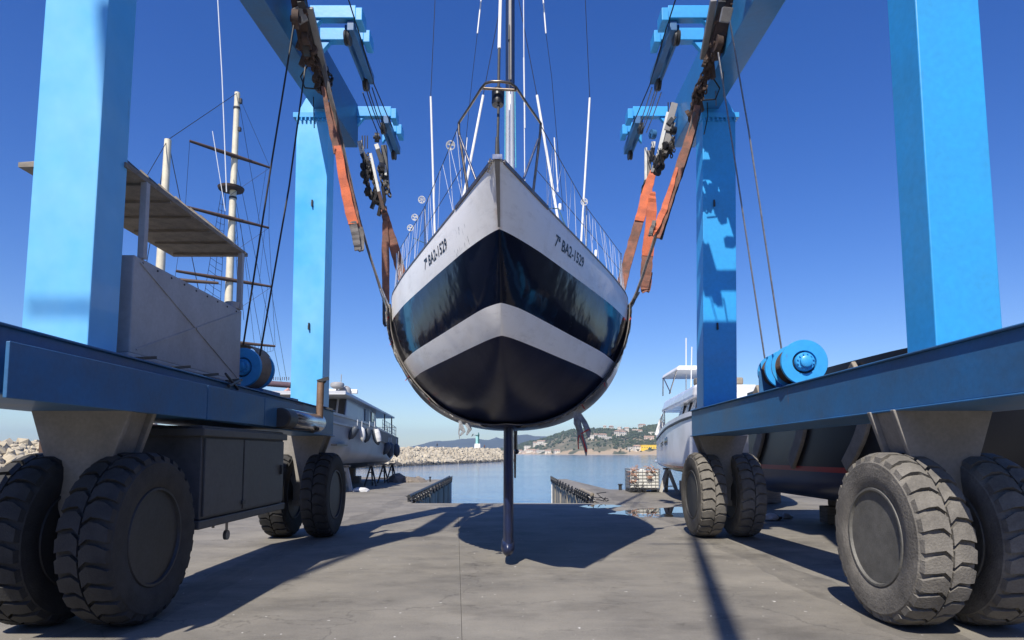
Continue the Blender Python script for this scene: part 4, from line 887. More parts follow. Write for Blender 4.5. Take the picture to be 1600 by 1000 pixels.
# trawler yacht on the left
T = empty('trawler_yacht', (-8.6, 31, 0), 'grey trawler yacht ashore behind the left wheel, fenders along its side', 'boat')
tB = pch([22.5, 23.5, 25, 27, 31, 36, 37.6], [.05, .9, 1.6, 2.0, 2.12, 2.08, 2.0]); tZ = pch([22.5, 26, 29, 32, 37.6], [3.5, 3.08, 2.95, 2.78, 2.42]); tK = pch([22.5, 23.3, 25, 37.6], [2.6, 1.2, .75, .8])
tN = lambda Y: 4.6 if Y > 27 else 3.2 if Y > 25 else 1.5+.68*(Y-22.5); tX = lambda Y: -8.72
tm, _ = loft(tB, tZ, tK, tN, lambda Y: 2.6, tX, [22.5+.25*i for i in range(61)], 18)
def twotone(name, c1, c2, z, oz, rough=.4):
    m = bpy.data.materials.new(name); m.use_nodes = True; n = m.node_tree.nodes; l = m.node_tree.links; b = n['Principled BSDF']
    tc = n.new('ShaderNodeTexCoord'); sp = n.new('ShaderNodeSeparateXYZ'); l.new(tc.outputs['Object'], sp.inputs[0])
    t = n.new('ShaderNodeTexNoise'); t.inputs['Scale'].default_value = .9; t.inputs['Detail'].default_value = 7; l.new(tc.outputs['Object'], t.inputs[0])
    r = n.new('ShaderNodeValToRGB'); prev = 0
    els = r.color_ramp; els.interpolation = 'CONSTANT'; els.elements[0].color = (*c1[0], 1); els.elements[0].position = 0; els.elements[1].position = (z[0]-oz)/5; els.elements[1].color = (*c1[1], 1)
    for i in range(1, len(z)):
        e = els.elements.new((z[i]-oz)/5); e.color = (*c1[i+1], 1)
    dv = n.new('ShaderNodeMath'); dv.operation = 'DIVIDE'; dv.inputs[1].default_value = 5; l.new(sp.outputs[2], dv.inputs[0]); l.new(dv.outputs[0], r.inputs[0])
    mx = n.new('ShaderNodeMix'); mx.data_type = 'RGBA'; mx.blend_type = 'MULTIPLY'; mx.inputs[0].default_value = .5; l.new(r.outputs[0], mx.inputs[6])
    rr = n.new('ShaderNodeValToRGB'); rr.color_ramp.elements[0].position = .3; rr.color_ramp.elements[0].color = (.55, .52, .5, 1); rr.color_ramp.elements[1].position = .6; l.new(t.outputs[0], rr.inputs[0]); l.new(rr.outputs[0], mx.inputs[7])
    l.new(mx.outputs[2], b.inputs['Base Color']); b.inputs['Roughness'].default_value = rough; return m
th_ = tm.build('hull', twotone('trawler_paint', [(.02, .022, .025), (.33, .335, .345), (.33, .33, .33)], None, [1.12, 1.3], 0), T, smooth=True)
k = MB(); k.ribbon([(tX(y)+tB(y)+.03, y, tZ(y)-.35) for y in [23+.5*i for i in range(30)]], .08, .05, (0, 0, 1)); k.ribbon([(tX(y)+tB(y)+.02, y, tZ(y)) for y in [23+.5*i for i in range(30)]], .1, .05, (0, 0, 1)); k.build('rubbing_strake', GELG, T)
def zc_(v, Y): return P(800, v, Y).z
k = MB(); k.hexa([(-10.4, 27.0, 2.6), (-6.95, 27.0, 2.6), (-6.95, 33.4, 2.5), (-10.4, 33.4, 2.5), (-10.3, 27.5, 3.95), (-6.98, 27.5, 3.95), (-6.98, 33.4, 3.72), (-10.3, 33.4, 3.72)]); wh = k.build('wheelhouse', GELG, T, bevel=.05)
for x0, x1 in ((-10.1, -9.3), (-9.15, -8.35), (-8.25, -7.85), (-7.75, -7.4), (-7.3, -7.0)):
    k = MB(); k.hexa([(x0, 27.14, 3.15), (x1, 27.14, 3.15), (x1, 27.3, 3.15), (x0, 27.3, 3.15), (x0, 27.40, 3.85), (x1, 27.40, 3.85), (x1, 27.5, 3.85), (x0, 27.5, 3.85)]); k.build('windscreen_pane', GLASS, wh, bevel=.02)
k = MB(); k.box((-6.955, 30.7, 2.75), (-6.925, 31.5, 3.66)); k.build('side_door', mat('blue_door', (.06, .1, .18), .4), wh, bevel=.02)
k = MB(); k.box((-6.955, 32.1, 3.1), (-6.925, 32.7, 3.6)); k.build('side_window', GLASS, wh, bevel=.02)
k = MB(); k.hexa([(-10.6, 26.3, 3.95), (-6.75, 26.3, 3.95), (-6.6, 36.6, 3.5), (-10.6, 36.6, 3.5), (-10.6, 26.5, 4.12), (-6.8, 26.5, 4.12), (-6.6, 36.6, 3.6), (-10.6, 36.6, 3.6)]); k.build('wheelhouse_roof', GELG, T, bevel=.03)
k = MB()
for y in (34.2, 36.2): k.tube([(-6.7, y, 2.5), (-6.7, y, 3.62)], .035, 8); k.tube([(-10.3, y, 2.5), (-10.3, y, 3.62)], .035, 8)
k.each('roof_post', STEELD, T)
k = MB()
for i in range(9): y = 33.6+i*.48; k.tube([(-6.68, y, tZ(y)), (-6.68, y, tZ(y)+.62)], .014, 5)
for h in (.2, .4, .62): k.tube([(-6.68, 33.6, tZ(33.6)+h), (-6.68, 37.5, tZ(37.5)+h)], .013, 5)
for i in range(6): x = -6.68-i*.5; k.tube([(x, 37.5, 2.42), (x, 37.5, 3.04)], .014, 5)
k.tube([(-6.68, 37.5, 3.04), (-10.6, 37.5, 3.04)], .013, 5); k.build('stern_rail', WIREL, T)
c_ = P(527, 603, 28); k = MB(); k.lathe([(.001, -.14), (.16, -.12), (.28, -.05), (.3, .04), (.28, .12), (.18, .16), (.001, .17)], c_, (0, 0, 1), 24); k.tube([c_+Vector((0, 0, -.75)), c_+Vector((0, 0, -.1))], .06, 8); k.tube([c_+Vector((.15, 0, .1)), c_+Vector((.17, 0, .5))], .02, 6); k.build('radar_dome', LGREY, T, smooth=True)
c_ = P(539, 612, 28.5); k = MB(); k.lathe([(.28, -.22), (.29, 0), (.24, .16), (.12, .25), (.001, .27)], c_, (0, 0, 1), 24); k.build('satellite_dome', LGREY, T, smooth=True)
k = MB(); k.bar(P(510, 611, 29.5), P(559, 612, 29.5), .14, .2, (0, 0, 1)); k.bar(P(545, 612, 29.5), P(545, 622, 29.5), .2, .2); k.build('radar_scanner', WHITEP, T, bevel=.04)
k = MB(); a_ = P(552, 683, 25.5); k.box((-6.95, 25.0, 1.86), (-6.7, 26.6, 1.92)); k.build('boarding_step', BLACK, T)
k = MB(); k.box((tX(24)+1.26, 24.0, 2.15), (tX(24)+1.4, 24.4, 2.25)); k.build('hull_vent', BLACK, T)
k = MB(); k.hexa([(-6.56, 31.0, 2.2), (-6.52, 31.0, 2.2), (-6.52, 37.4, 1.95), (-6.56, 37.4, 1.95), (-6.56, 31.0, 2.75), (-6.52, 31.0, 2.75), (-6.52, 37.4, 2.45), (-6.56, 37.4, 2.45)]); k.build('side_canvas', CANVAS, T)
# its fenders
fpos = [(558, 666, 546, 685, 27.0, 'g'), (562, 668, 567, 688, 27.8, 'w'), (577, 668, 571, 690, 28.8, 'g'), (585, 668, 591, 694, 30.0, 'm'), (603, 692, 600, 709, 34.0, 'g'), (609, 692, 609, 714, 34.6, 'g'), (619, 694, 620, 713, 36.2, 'g')]
labs = ['dark fender hanging tilted nearest the bow of the grey trawler', 'slim white fender hanging second from the bow of the grey trawler', 'dark tilted fender between the slim white one and the canvas cover', 'half white half grey fender beside the brown canvas on the trawler',
        'dark teardrop fender, first of the three near the trawler stern', 'dark pointed fender, middle of the three near the trawler stern', 'dark fender hanging right at the trawler stern corner']
for (u0, v0, u1, v1, Y, c_), lb in zip(fpos, labs):
    a = P(u0, v0, Y); b = P(u1, v1, Y); a.x = max(a.x, -6.42); L = (b-a).length; d = (b-a)/L; r = .13 if c_ == 'w' else .17
    if Y > 32: r = .19
    k = MB(); k.lathe([(.02, -.03), (.05, 0), (r*.8, .1*L), (r, .3*L), (r, .65*L), (r*.8, .88*L), (.06, L), (.03, L+.05)], a, d, 18); o = k.build('fender', FENDW if c_ in 'w' else FEND, None, smooth=True); tag(o, lb, 'fender', 'fenders along the grey trawler')
    if c_ == 'm':
        o2 = MB(); o2.lathe([(r*.82, .12*L), (r*1.02, .3*L), (r*1.02, .65*L), (r*.82, .86*L)], a+Vector((.03, 0, 0)), d, 18); o2.f = [f for f in o2.f if len(f) == 4]; o2.mi = o2.mi[:len(o2.f)]; o2.build('pale_side', FENDW, o)
    k = MB(); k.tube([a, a+Vector((0, .05, .28))], .012, 5); k.build('lanyard', LINEW, o)
for (x, y, h, lb, pale) in ((-6.9, 27.2, 1.08, 'pale tripod stand propping the near end of the grey trawler', True), (-6.75, 31.4, 1.05, 'dark tripod stand under the middle of the grey trawler', False), (-6.7, 34.2, 1.02, 'dark tripod stand under the after part of the grey trawler', False), (-6.7, 36.6, 1.0, 'dark tripod stand right under the trawler stern', False)):
    stand(x, y, h, lb, 'stands under the grey trawler', pale)
for i, y in enumerate((26, 30, 34)):
    k = MB(); k.box((-9.6, y, .02), (-7.9, y+.4, .38)); k.box((-9.3, y, .38), (-8.2, y+.4, .78)); tag(k.build('keel_block', WOOD, None, bevel=.02), ('timber keel block under the trawler, nearest of three', 'timber keel block under the trawler, middle of three', 'timber keel block under the trawler, farthest of three')[i], 'timber block', 'keel blocks under the trawler')
k = MB(); k.ico(P(563, 766, 27), .28, .12, (1.3, 1, .45), 2); tag(k.build('sandbag', FENDW, None, smooth=True), 'white sandbag at the foot of the pale trawler stand', 'sandbag')

# motor yacht on the right
Mx = lambda Y: 8.2-(28-Y)*.145
MY = empty('motor_yacht', (7.6, 23, 0), 'white flybridge motor yacht propped ashore behind the right column', 'boat')
mB = pch([16.3, 17.2, 18.6, 20.5, 23, 28], [.05, .75, 1.4, 1.85, 2.05, 2.0]); mZ = pch([16.3, 19, 22, 25, 28], [3.0, 2.85, 2.66, 2.5, 2.3]); mK = pch([16.3, 17.2, 18.5, 20, 28], [2.4, 1.4, 1.0, .9, .95])
mm, _ = loft(mB, mZ, mK, lambda Y: 1.5 if Y < 18 else min(14., 1.5+5*(Y-18)), lambda Y: 1.5 if Y < 18 else min(6., 1.5+2*(Y-18)), Mx, [16.3+.18*i for i in range(66)], 18)
mh = mm.build('hull', twotone('motor_yacht_paint', [(.02, .022, .03), (.35, .1, .08), (.7, .71, .74)], None, [1.08, 1.16], 0, .25), MY, smooth=True)
k = MB(); k.ribbon([(Mx(y)-mB(y)-.02, y, mZ(y)-.18) for y in [17+.4*i for i in range(28)]], .06, .03, (0, 0, 1)); k.build('rubbing_strake', STEELD, MY)
k = MB(); k.hexa([(Mx(27)-1.75, 27.9, 1.15), (Mx(27)+1.9, 27.9, 1.15), (Mx(27)+1.9, 28.9, 1.15), (Mx(27)-1.75, 28.9, 1.15), (Mx(27)-1.75, 27.9, 1.27), (Mx(27)+1.9, 27.9, 1.27), (Mx(27)+1.9, 28.9, 1.27), (Mx(27)-1.75, 28.9, 1.27)]); k.build('swim_platform', GEL, MY, bevel=.03)
k = MB(); k.hexa([(Mx(20)-1.3, 19.0, 2.6), (Mx(20)+1.5, 19.0, 2.6), (Mx(26)+1.6, 26.2, 2.4), (Mx(26)-1.5, 26.2, 2.4), (Mx(20)-.9, 20.8, 3.5), (Mx(20)+1.1, 20.8, 3.5), (Mx(26)+1.3, 25.2, 3.45), (Mx(26)-1.25, 25.2, 3.45)]); sa = k.build('saloon', GEL, MY, bevel=.06)
for y0, y1 in ((20.9, 22.2), (22.35, 23.6), (23.75, 25.0)):
    k = MB(); f = lambda y, z: Mx(y)-1.38+(z-2.6)*.33-.03*(y-22)-.035
    k.add([(f(y0, 2.72), y0, 2.72), (f(y1, 2.72), y1, 2.72), (f(y1, 3.32), y1-.1, 3.32), (f(y0, 3.32), y0+.25, 3.32), (f(y0, 2.72)+.1, y0, 2.72), (f(y1, 2.72)+.1, y1, 2.72), (f(y1, 3.32)+.1, y1-.1, 3.32), (f(y0, 3.32)+.1, y0+.25, 3.32)], [(0, 1, 2, 3), (4, 5, 6, 7), (0, 1, 5, 4), (1, 2, 6, 5), (2, 3, 7, 6), (3, 0, 4, 7)]); k.build('saloon_window', GLASS, sa)
k = MB(); k.hexa([(Mx(20)-1.1, 21.3, 3.4), (Mx(20)+1., 21.3, 3.4), (Mx(26)+1.6, 27.2, 3.25), (Mx(26)-1.7, 27.2, 3.25), (Mx(20)-1.1, 21.1, 3.82), (Mx(20)+1., 21.1, 3.82), (Mx(26)+1.55, 26.6, 3.72), (Mx(26)-1.65, 26.6, 3.72)]); k.build('flybridge', GEL, MY, bevel=.1)
k = MB(); k.hexa([(Mx(24)-1.5, 24, 4.66), (Mx(24)+.6, 24, 4.66), (Mx(24)+.6, 26.6, 4.6), (Mx(24)-1.5, 26.6, 4.6), (Mx(24)-1.4, 24.1, 4.84), (Mx(24)+.5, 24.1, 4.84), (Mx(24)+.5, 26.5, 4.78), (Mx(24)-1.4, 26.5, 4.78)]); bm_ = k.build('bimini_top', WHITEP, MY, bevel=.05)
k = MB()
for y0, y1 in ((24.2, 25.4), (26.4, 25.2), (26.4, 26.5)):
    for e in (-1.45, .55): k.tube([(Mx(24)+e, y0, 4.66), (Mx(24)+e, y1, 3.9)], .025, 6)
k.each('bimini_frame', STAIN, bm_)
k = MB(); k.box((Mx(20)-1., 21.2, 3.82), (Mx(20)+.55, 21.6, 4.06)); k.build('flybridge_cover', CANVAS, MY, bevel=.05)
k = MB(); k.tube([P(1072, 640, 25.2), P(1072, 528, 25.2)], .022, 6); k.tube([P(1079, 640, 24.0), P(1081, 542, 24.0)], .022, 6); k.each('whip_antenna', WHITEP, MY)
k = MB()
for i in range(5):
    y = 24.5+i*.8; x = Mx(y)-mB(y)+.1; k.tube([(x, y, mZ(y)-.02), (x, y, mZ(y)+.62)], .018, 6)
ye = 27.9; x = Mx(24.5)-mB(24.5)+.1; k.tube([(Mx(24.5)-mB(24.5)+.1, 24.5, mZ(24.5)+.62), (Mx(27.6)-mB(27.6)+.1, 27.4, mZ(27.4)+.64), (Mx(27.8)-mB(27.6)+.1, 27.75, mZ(27.6)+.45), (Mx(27.8)-mB(27.6)+.1, 27.85, mZ(27.6)+.05)], .022, 6); k.tube([(Mx(24.5)-mB(24.5)+.1, 24.5, mZ(24.5)+.32), (Mx(27.6)-mB(27.6)+.1, 27.8, mZ(27.4)+.3)], .016, 6); k.build('deck_rail', STAIN, MY, smooth=True)
def onm(Y, z): return Mx(Y)-side_at(mB, Mx, mZ, mK, lambda Y: 1.5 if Y < 18 else min(14., 1.5+5*(Y-18)), lambda Y: 1.5 if Y < 18 else min(6., 1.5+2*(Y-18)), Y, z)
for y, z in ((23.15, 1.98), (22.6, 2.0), (18.35, 1.95), (17.95, 2.0)):
    k = MB(); x = onm(y, z); k.lathe([(.001, -.02), (.1, -.02), (.115, -.01), (.115, .03)], (x, y, z), (1, .12, 0), 18); k.v = [(a, b, z+(c-z)*1.25) for a, b, c in k.v]; k.build('porthole', GLASS, MY, smooth=True)
for z in (1.93, 1.84):
    k = MB(); k.bar((onm(24.2, z)-.01, 24.2, z+.06), (onm(25.3, z)-.01, 25.3, z), .03, .03); k.build('side_vent', BLACK, MY)
k = MB(); y = 27.4; k.tube([(onm(y, 2.1)+.2, y, mZ(y)-.1), (onm(y, 2.1)+.2, y, mZ(y)+.85)], .02, 6); k.prism([(onm(y, 2.1)-.1, y, mZ(y)), (onm(y, 2.1)+.35, y, mZ(y)), (onm(y, 2.1)+.32, y, mZ(y)+.5), (onm(y, 2.1)+.1, y, mZ(y)+.65)], (0, .04, 0)); k.build('folded_ensign', WHITEP, MY)
stand(6.32, 26.6, .98, 'pale broad prop under the after quarter of the flybridge motor yacht', 'props under the motor yacht', True, .34)
stand(6.1, 22.0, .95, 'dark tripod stand under the middle of the flybridge motor yacht', 'props under the motor yacht')
k = MB(); k.box((6.2, 20.5, .02), (8.4, 20.9, .5)); k.box((6.5, 20.5, .5), (8.0, 20.9, .93)); tag(k.build('keel_block', WOOD, None, bevel=.02), 'timber keel block under the bow of the motor yacht', 'timber block')
k = MB(); k.box((6.6, 25.5, .02), (9.4, 25.9, .5)); k.box((6.9, 25.5, .5), (9.0, 25.9, .93)); tag(k.build('keel_block', WOOD, None, bevel=.02), 'timber keel block under the stern of the motor yacht', 'timber block')
# dark hull nearer on the right
DB = empty('dark_boat', (7.7, 12.5, 0), 'black-sided boat with a red waterline stripe parked in shade behind the right wheels', 'boat')
dX = lambda Y: 7.6
dB = pch([8.0, 9, 10.5, 13, 16.1], [.1, .9, 1.5, 1.78, 1.8]); dZ = lambda Y: 3.3-.03*(Y-8); dK = pch([8, 9, 10.5, 16.1], [1.6, .9, .62, .62])
dN = lambda Y: min(9, 2.6+1.6*(Y-8)); dM = lambda Y: min(6, 2.2+1.*(Y-8))
dm, _ = loft(dB, dZ, dK, dN, dM, dX, [8+.2*i for i in range(41)], 18)
dm.build('hull', twotone('dark_boat_paint', [(.012, .02, .06), (.35, .035, .03), (.008, .009, .012)], None, [1.22, 1.32], 0, .35), DB, smooth=True)
def od(Y, z): return 7.6-side_at(dB, dX, dZ, dK, dN, dM, Y, z)
for y0, bend in ((15.3, .55), (13.2, .5), (11.3, .5)):
    k = MB(); pts = []
    for i in range(12):
        q = i/11; y = y0-bend*math.sin(q*math.pi)*.9; z = 3.1-1.75*q; pts.append((od(y, z)-.05, y+.35*q, z))
    k.ribbon(pts, [.34-.1*abs(i/11-.4) for i in range(12)], .08, (0, 1, .2)); k.build('canvas_strap', CANVAS, DB, bevel=.02)
for y in (9.5, 14.8):
    k = MB(); k.box((7.0, y-.2, .02), (8.5, y+.2, .4)); k.box((7.2, y-.2, .4), (8.3, y+.2, .63)); tag(k.build('keel_block', WOOD, None, bevel=.02), 'timber block under the near end of the black-sided boat' if y < 12 else 'timber block under the far end of the black-sided boat', 'timber block')
for i, (u, v, Y, r) in enumerate(((1203, 772, 15.5, .12), (1212, 774, 15.6, .09), (1228, 772, 15.9, .1))):
    k = MB(); p = P(u, v, Y); k.ico((p.x, Y, r*.7), r, .2, (1.4, 1, .8), 2); tag(k.build('litter', (FENDW, BLACK, LGREY)[i], None), ('pale rag on the ground behind the right wheels', 'black lump of rope on the ground behind the right wheels', 'grey stone on the ground beyond the right wheels')[i], ('rag', 'rope', 'stone')[i])

# ================================================================== pier edges, tank, bollard
def pier_rail(pts, label, seed):
    random.seed(seed); o = empty('guard_rail', pts[0], label, 'guard rail'); pts = [Vector(p) for p in pts]
    k = MB(); L = dense(pts, 6); k.tube([p+Vector((0, 0, .17)) for p in (L[:6] if pts[0].x > 0 else L)], .075 if pts[0].x > 0 else .06, 10); k.build('guard_pipe', STEELD if pts[0].x < 0 else CANVAS, o, smooth=True)
    k = MB()
    for p in (L[:6:2] if pts[0].x > 0 else L[::2]): k.bar(p, p+Vector((0, 0, .15)), .08, .08)
    k.each('rail_foot', STEELD, o)
    k = MB(); s = -1 if pts[0].x > 0 else 1
    for a, b in zip(L[::1], L[1::1]):
        pp_ = [a.lerp(b, q/6)+Vector((s*.14, 0, .18-.28*math.sin(math.pi*q/6))) for q in range(7)]; k.chain(pp_, .075, .022)
    k.build('draped_chain', BLACK, o); return o
RP = [(2.72, 22.2, 0), (2.66, 26, 0), (2.52, 34, 0), (2.47, 39.3, 0)]; LP = [(-3.36, 21.4, 0), (-3.42, 26, 0), (-3.58, 34, 0), (-3.7, 38.8, 0)]
r1 = pier_rail(RP, 'pale guard pipe with draped black chain along the right edge of the slip', 1)
r2 = pier_rail(LP, 'dark guard pipe with draped chain along the left edge of the slip', 2)
# fender strips and panel joints on the slip walls
for s, P0, P1, par in ((1, (2.78, 20.812), (2.42, 39.5), r1), (-1, (-3.22, 20.812), (-3.65, 39), r2)):
    for q in (.3, .5, .68, .84, .97):
        x = P0[0]+(P1[0]-P0[0])*q; y = P0[1]+(P1[1]-P0[1])*q; k = MB(); k.box((x-s*.02, y-.07, -1.5), (x-s*.1, y+.07, .06)); k.build('fender_strip', FENDW if q in (.97,) else CONCW, par, bevel=.02)
    # sheet piling of the wall: one panel after another, each its own
    n = 9
    for i in range(n):
        qa, qb = (i+.03)/n, (i+.97)/n; a = Vector((P0[0]+(P1[0]-P0[0])*qa, P0[1]+(P1[1]-P0[1])*qa, 0)); b = Vector((P0[0]+(P1[0]-P0[0])*qb, P0[1]+(P1[1]-P0[1])*qb, 0))
        k = MB(); k.hexa([a+Vector((-s*.01, 0, -2.6)), a+Vector((-s*.05, 0, -2.6)), b+Vector((-s*.05, 0, -2.6)), b+Vector((-s*.01, 0, -2.6)), a+Vector((-s*.01, 0, -.05)), a+Vector((-s*.05, 0, -.05)), b+Vector((-s*.05, 0, -.05)), b+Vector((-s*.01, 0, -.05))]); k.build('wall_panel', CONCW, yard, bevel=.01)
k = MB(); c_ = Vector((4.62, 28.0, 0)); k.lathe([(.1, 0), (.07, .01), (.07, .2), (.1, .22), (.1, .26), (.001, .27)], c_, (0, 0, 1), 16); tag(k.build('bollard', STEELD, None, smooth=True), 'small dark mooring bollard on the quay edge left of the caged tank', 'bollard')
k = MB(); k.lathe([(.07, 0), (.04, .01), (.04, .22), (.07, .24), (.07, .27), (.001, .28)], (-4.5, 36, 0), (0, 0, 1), 16); tag(k.build('bollard', STEELD, None, smooth=True), 'small mooring bollard near the end of the left pier', 'bollard')
# caged tank
tk = empty('liquid_tank', (5.35, 26.9, 0), 'white plastic liquid tank in a wire cage on a pallet at the quay edge', 'tank')
x0, x1, y0, y1 = 4.75, 5.95, 26.4, 27.5
k = MB(); k.box((x0+.03, y0+.03, .17), (x1-.03, y1-.03, .86)); k.lathe([(.11, 0), (.11, .05), (.001, .06)], ((x0+x1)/2, (y0+y1)/2, .86), (0, 0, 1), 16); k.build('tank_bottle', IBCW, tk, bevel=.06)
k = MB()
for z in (.18, .31, .44, .57, .7, .83, .94): k.tube([(x0, y0, z), (x1, y0, z), (x1, y1, z), (x0, y1, z), (x0, y0, z)], .011, 6)
for i in range(8):
    x = x0+(x1-x0)*i/7; k.tube([(x, y0, .14), (x, y0, .94)], .01, 6); k.tube([(x, y1, .14), (x, y1, .94)], .01, 6)
for i in range(7):
    y = y0+(y1-y0)*i/6; k.tube([(x0, y, .14), (x0, y, .94)], .01, 6); k.tube([(x1, y, .14), (x1, y, .94)], .01, 6)
k.build('wire_cage', GALV, tk)
k = MB(); k.box((x0, y0, .1), (x1, y1, .14))
for x in (x0, (x0+x1)/2-.06, x1-.12): k.box((x, y0, .0), (x+.12, y1, .1))
k.build('pallet', STEELD, tk, bevel=.008)
def heap(pts, w, seed, name, m, label, cat):
    random.seed(seed); k = MB()
    for (a, r) in pts:
        for i in range(10):
            c = Vector(a)+Vector((random.gauss(0, r), random.gauss(0, r*.5), random.gauss(0, r*.35))); d = Vector((random.uniform(-1, 1), random.uniform(-1, 1), random.uniform(-.6, .6)))*w
            k.tube([c-d, c+Vector((0, 0, random.uniform(-.04, .04))), c+d*.8], .013, 5)
    tag(k.build(name, m, None), label, cat, kind=None)
heap([((4.95, 26.38, .9), .12), ((4.9, 26.35, .7), .1), ((4.88, 26.34, .45), .07), ((5.5, 26.4, .98), .12), ((5.62, 26.36, .85), .08), ((5.52, 26.34, .6), .05), ((5.15, 26.9, .98), .16)], .12, 4, 'fishing_net', NETO, 'faded orange netting thrown over the caged tank', 'net')
heap([((4.85, 26.2, .12), .12), ((4.95, 26.2, .3), .1), ((5.1, 26.15, .1), .12)], .12, 6, 'rope_heap', STEELD, 'dark tangle of rope and chain at the foot of the caged tank', 'rope')
heap([((2.9, 21.6, .05), .2), ((2.6, 21.9, .05), .15)], .2, 8, 'rope_heap', BLACK, 'dark heap of chain at the near end of the right guard pipe', 'chain')
heap([((-3.2, 21.3, .08), .15)], .14, 9, 'rope_heap', STEELD, 'dark coil of chain at the near end of the left guard pipe', 'chain')
# shore boulders left of the slip
bp_ = empty('boulder_pile', (-5.6, 36, -1), 'dark and tan boulders heaped at the water beyond the grey trawler', 'rocks'); random.seed(14)
for i in range(34):
    k = MB(); x = random.uniform(-6.6, -5.1); y = random.uniform(35.2, 38.5); z = .5-(y-35.2)*.25-abs(x+6.4)*.22
    if i > 22: x = random.uniform(-6.3, -5.4); y = random.uniform(39, 44); z = .4-(y-38)*.25
    k.ico((x, y, z-.25), random.uniform(.28, .5), .16, (1.15, 1, .8), 2); k.build('boulder', ROCKB, bp_)

# ================================================================== tall ship on the left
TS = empty('tall_ship', (-17, 40, SEA_Z), 'moored square-rigged ship with a cream mast and dark yards on the left', 'ship')
sB = pch([24, 27, 34, 52, 58], [.2, 2., 3., 2.9, 1.8]); sX = lambda Y: -17.2
sm, _ = loft(sB, lambda Y: 2.6+.01*(Y-40)**2*.12, lambda Y: -2.6, lambda Y: 2.6, lambda Y: 2.2, sX, [24+1.*i for i in range(35)], 14)
sm.build('hull', mat('ship_hull', (.12, .07, .045), .6, 0, .2, 1), TS, smooth=True)
k = MB(); k.ribbon([(sX(y)+sB(y)+.03, y, 2.4) for y in [25+i for i in range(32)]], .25, .08, (0, 0, 1)); k.ribbon([(sX(y)+sB(y)+.03, y, 1.6) for y in [25+i for i in range(32)]], .1, .08, (0, 0, 1)); k.build('gunwale', CREAM, TS)
k = MB(); m0 = P(355, 520, 40); m1 = P(371, 145, 40); k.tube([m0+(m0-m1)*.3, m0, m1], [.27, .25, .17], 16); sm_ = k.build('ship_mast', CREAM, TS, smooth=True)
k = MB()
for q in (.1, .32, .55, .72, .93): c_ = m0.lerp(m1, q); k.tube([c_, c_+Vector((0, 0, .12))], .27-.06*q, 16)
k.each('mast_band', STEELD, sm_)
k = MB(); c_ = P(361, 296, 40); k.lathe([(.2, -.1), (.75, -.05), (.8, .1), (.2, .12)], c_, (0, 0, 1), 18); k.bar(c_, c_+Vector((.1, .1, -.6)), .06, .06); k.build('mast_platform', YARD, sm_, smooth=True)
k = MB(); c_ = P(375, 158, 40); k.box(c_-Vector((.12, .1, .15)), c_+Vector((.12, .1, .15))); c_ = P(374, 202, 40); k.box(c_-Vector((.1, .1, .12)), c_+Vector((.1, .1, .12))); k.each('mast_light', BLACK, sm_)
def yardarm(v0, u1, v1, Yr=41.5, L=2.1):
    b = P(u1, v1, Yr); mz = b.z; a_u = 366; c = m0.lerp(m1, (mz-m0.z)/(m1.z-m0.z)); c.y -= .3; d = (b-c); a = c-d*1.05
    k = MB(); k.tube([a, c, b], [.08, .13, .07], 10); o = k.build('yard', YARD, TS, smooth=True); return a, c, b
ya_ = []
for v0, u1, v1 in ((215, 422, 262), (318, 420, 356), (418, 425, 448), (520, 430, 541)): ya_.append(yardarm(v0, u1, v1))
k = MB(); random.seed(4)
for (a, c, b), (a2, c2, b2) in zip(ya_, ya_[1:]):
    k.tube([b, b2], .012, 4); k.tube([b.lerp(c, .1), b2.lerp(c2, .3)], .01, 4); k.tube([a, a2], .012, 4); k.tube([b, c2+Vector((0, 0, 1.5))], .01, 4)
k.tube([ya_[0][2], m1], .012, 4); k.tube([m1, P(448, 595, 48)], .014, 4); k.tube([P(366, 240, 40), P(440, 600, 44)], .014, 4); k.tube([P(366, 300, 40), P(420, 600, 43)], .014, 4); k.tube([P(376, 350, 40), P(400, 560, 43)], .012, 4)
a, c, b = ya_[3]
for i in range(12):
    p = c.lerp(b, .3+.06*i); k.tube([p, p+Vector((0, 0, -.3-.25*math.sin(i/11*math.pi)))], .01, 4)
k.tube([c.lerp(b, .3+.06*i)+Vector((0, 0, -.3-.25*math.sin(i/11*math.pi))) for i in range(12)], .01, 4); k.build('rigging', WIRE, TS)
k = MB(); k.tube([P(340, -5, 38), P(347, 120, 38), P(354, 300, 38)], .03, 5); k.tube([P(332, 205, 38), P(352, 330, 38)], .02, 5); k.build('pale_stay', LINEW, TS)
k = MB()
l0, l1 = P(346, 300, 39.5), P(316, 480, 39.5); r0, r1_ = P(353, 300, 40.5), P(343, 500, 40.5)
k.tube([l0, l1], .016, 4); k.tube([r0, r1_], .016, 4); k.tube([l0.lerp(r0, .5), l1.lerp(r1_, .5)], .016, 4)
for i in range(17): q = .1+i/19; k.tube([l0.lerp(l1, q), l0.lerp(l1, q).lerp(r0.lerp(r1_, q), .5)+Vector((0, 0, -.04)), r0.lerp(r1_, q)], .014, 4)
l0, l1 = P(368, 330, 40.5), P(381, 500, 40.5); r0, r1_ = P(366, 340, 41.5), P(374, 500, 41.5)
k.tube([l0, l1], .016, 4); k.tube([r0, r1_], .014, 4)
for i in range(13): q = .1+i/15; k.tube([l0.lerp(l1, q), r0.lerp(r1_, q)], .012, 4)
k.build('ratlines', WIRE, TS)
k = MB(); k.tube([P(405, 598, 36), P(428, 600, 36), P(455, 602, 36)], .17, 10); 
for i in range(14): p = P(407+3.4*i, 594, 36); k.tube([p, p+Vector((0, 0, .18))], .02, 5)
k.build('awning', mat('awning_cloth', (.12, .08, .1), .9, 0, .2, 4), TS, smooth=True)
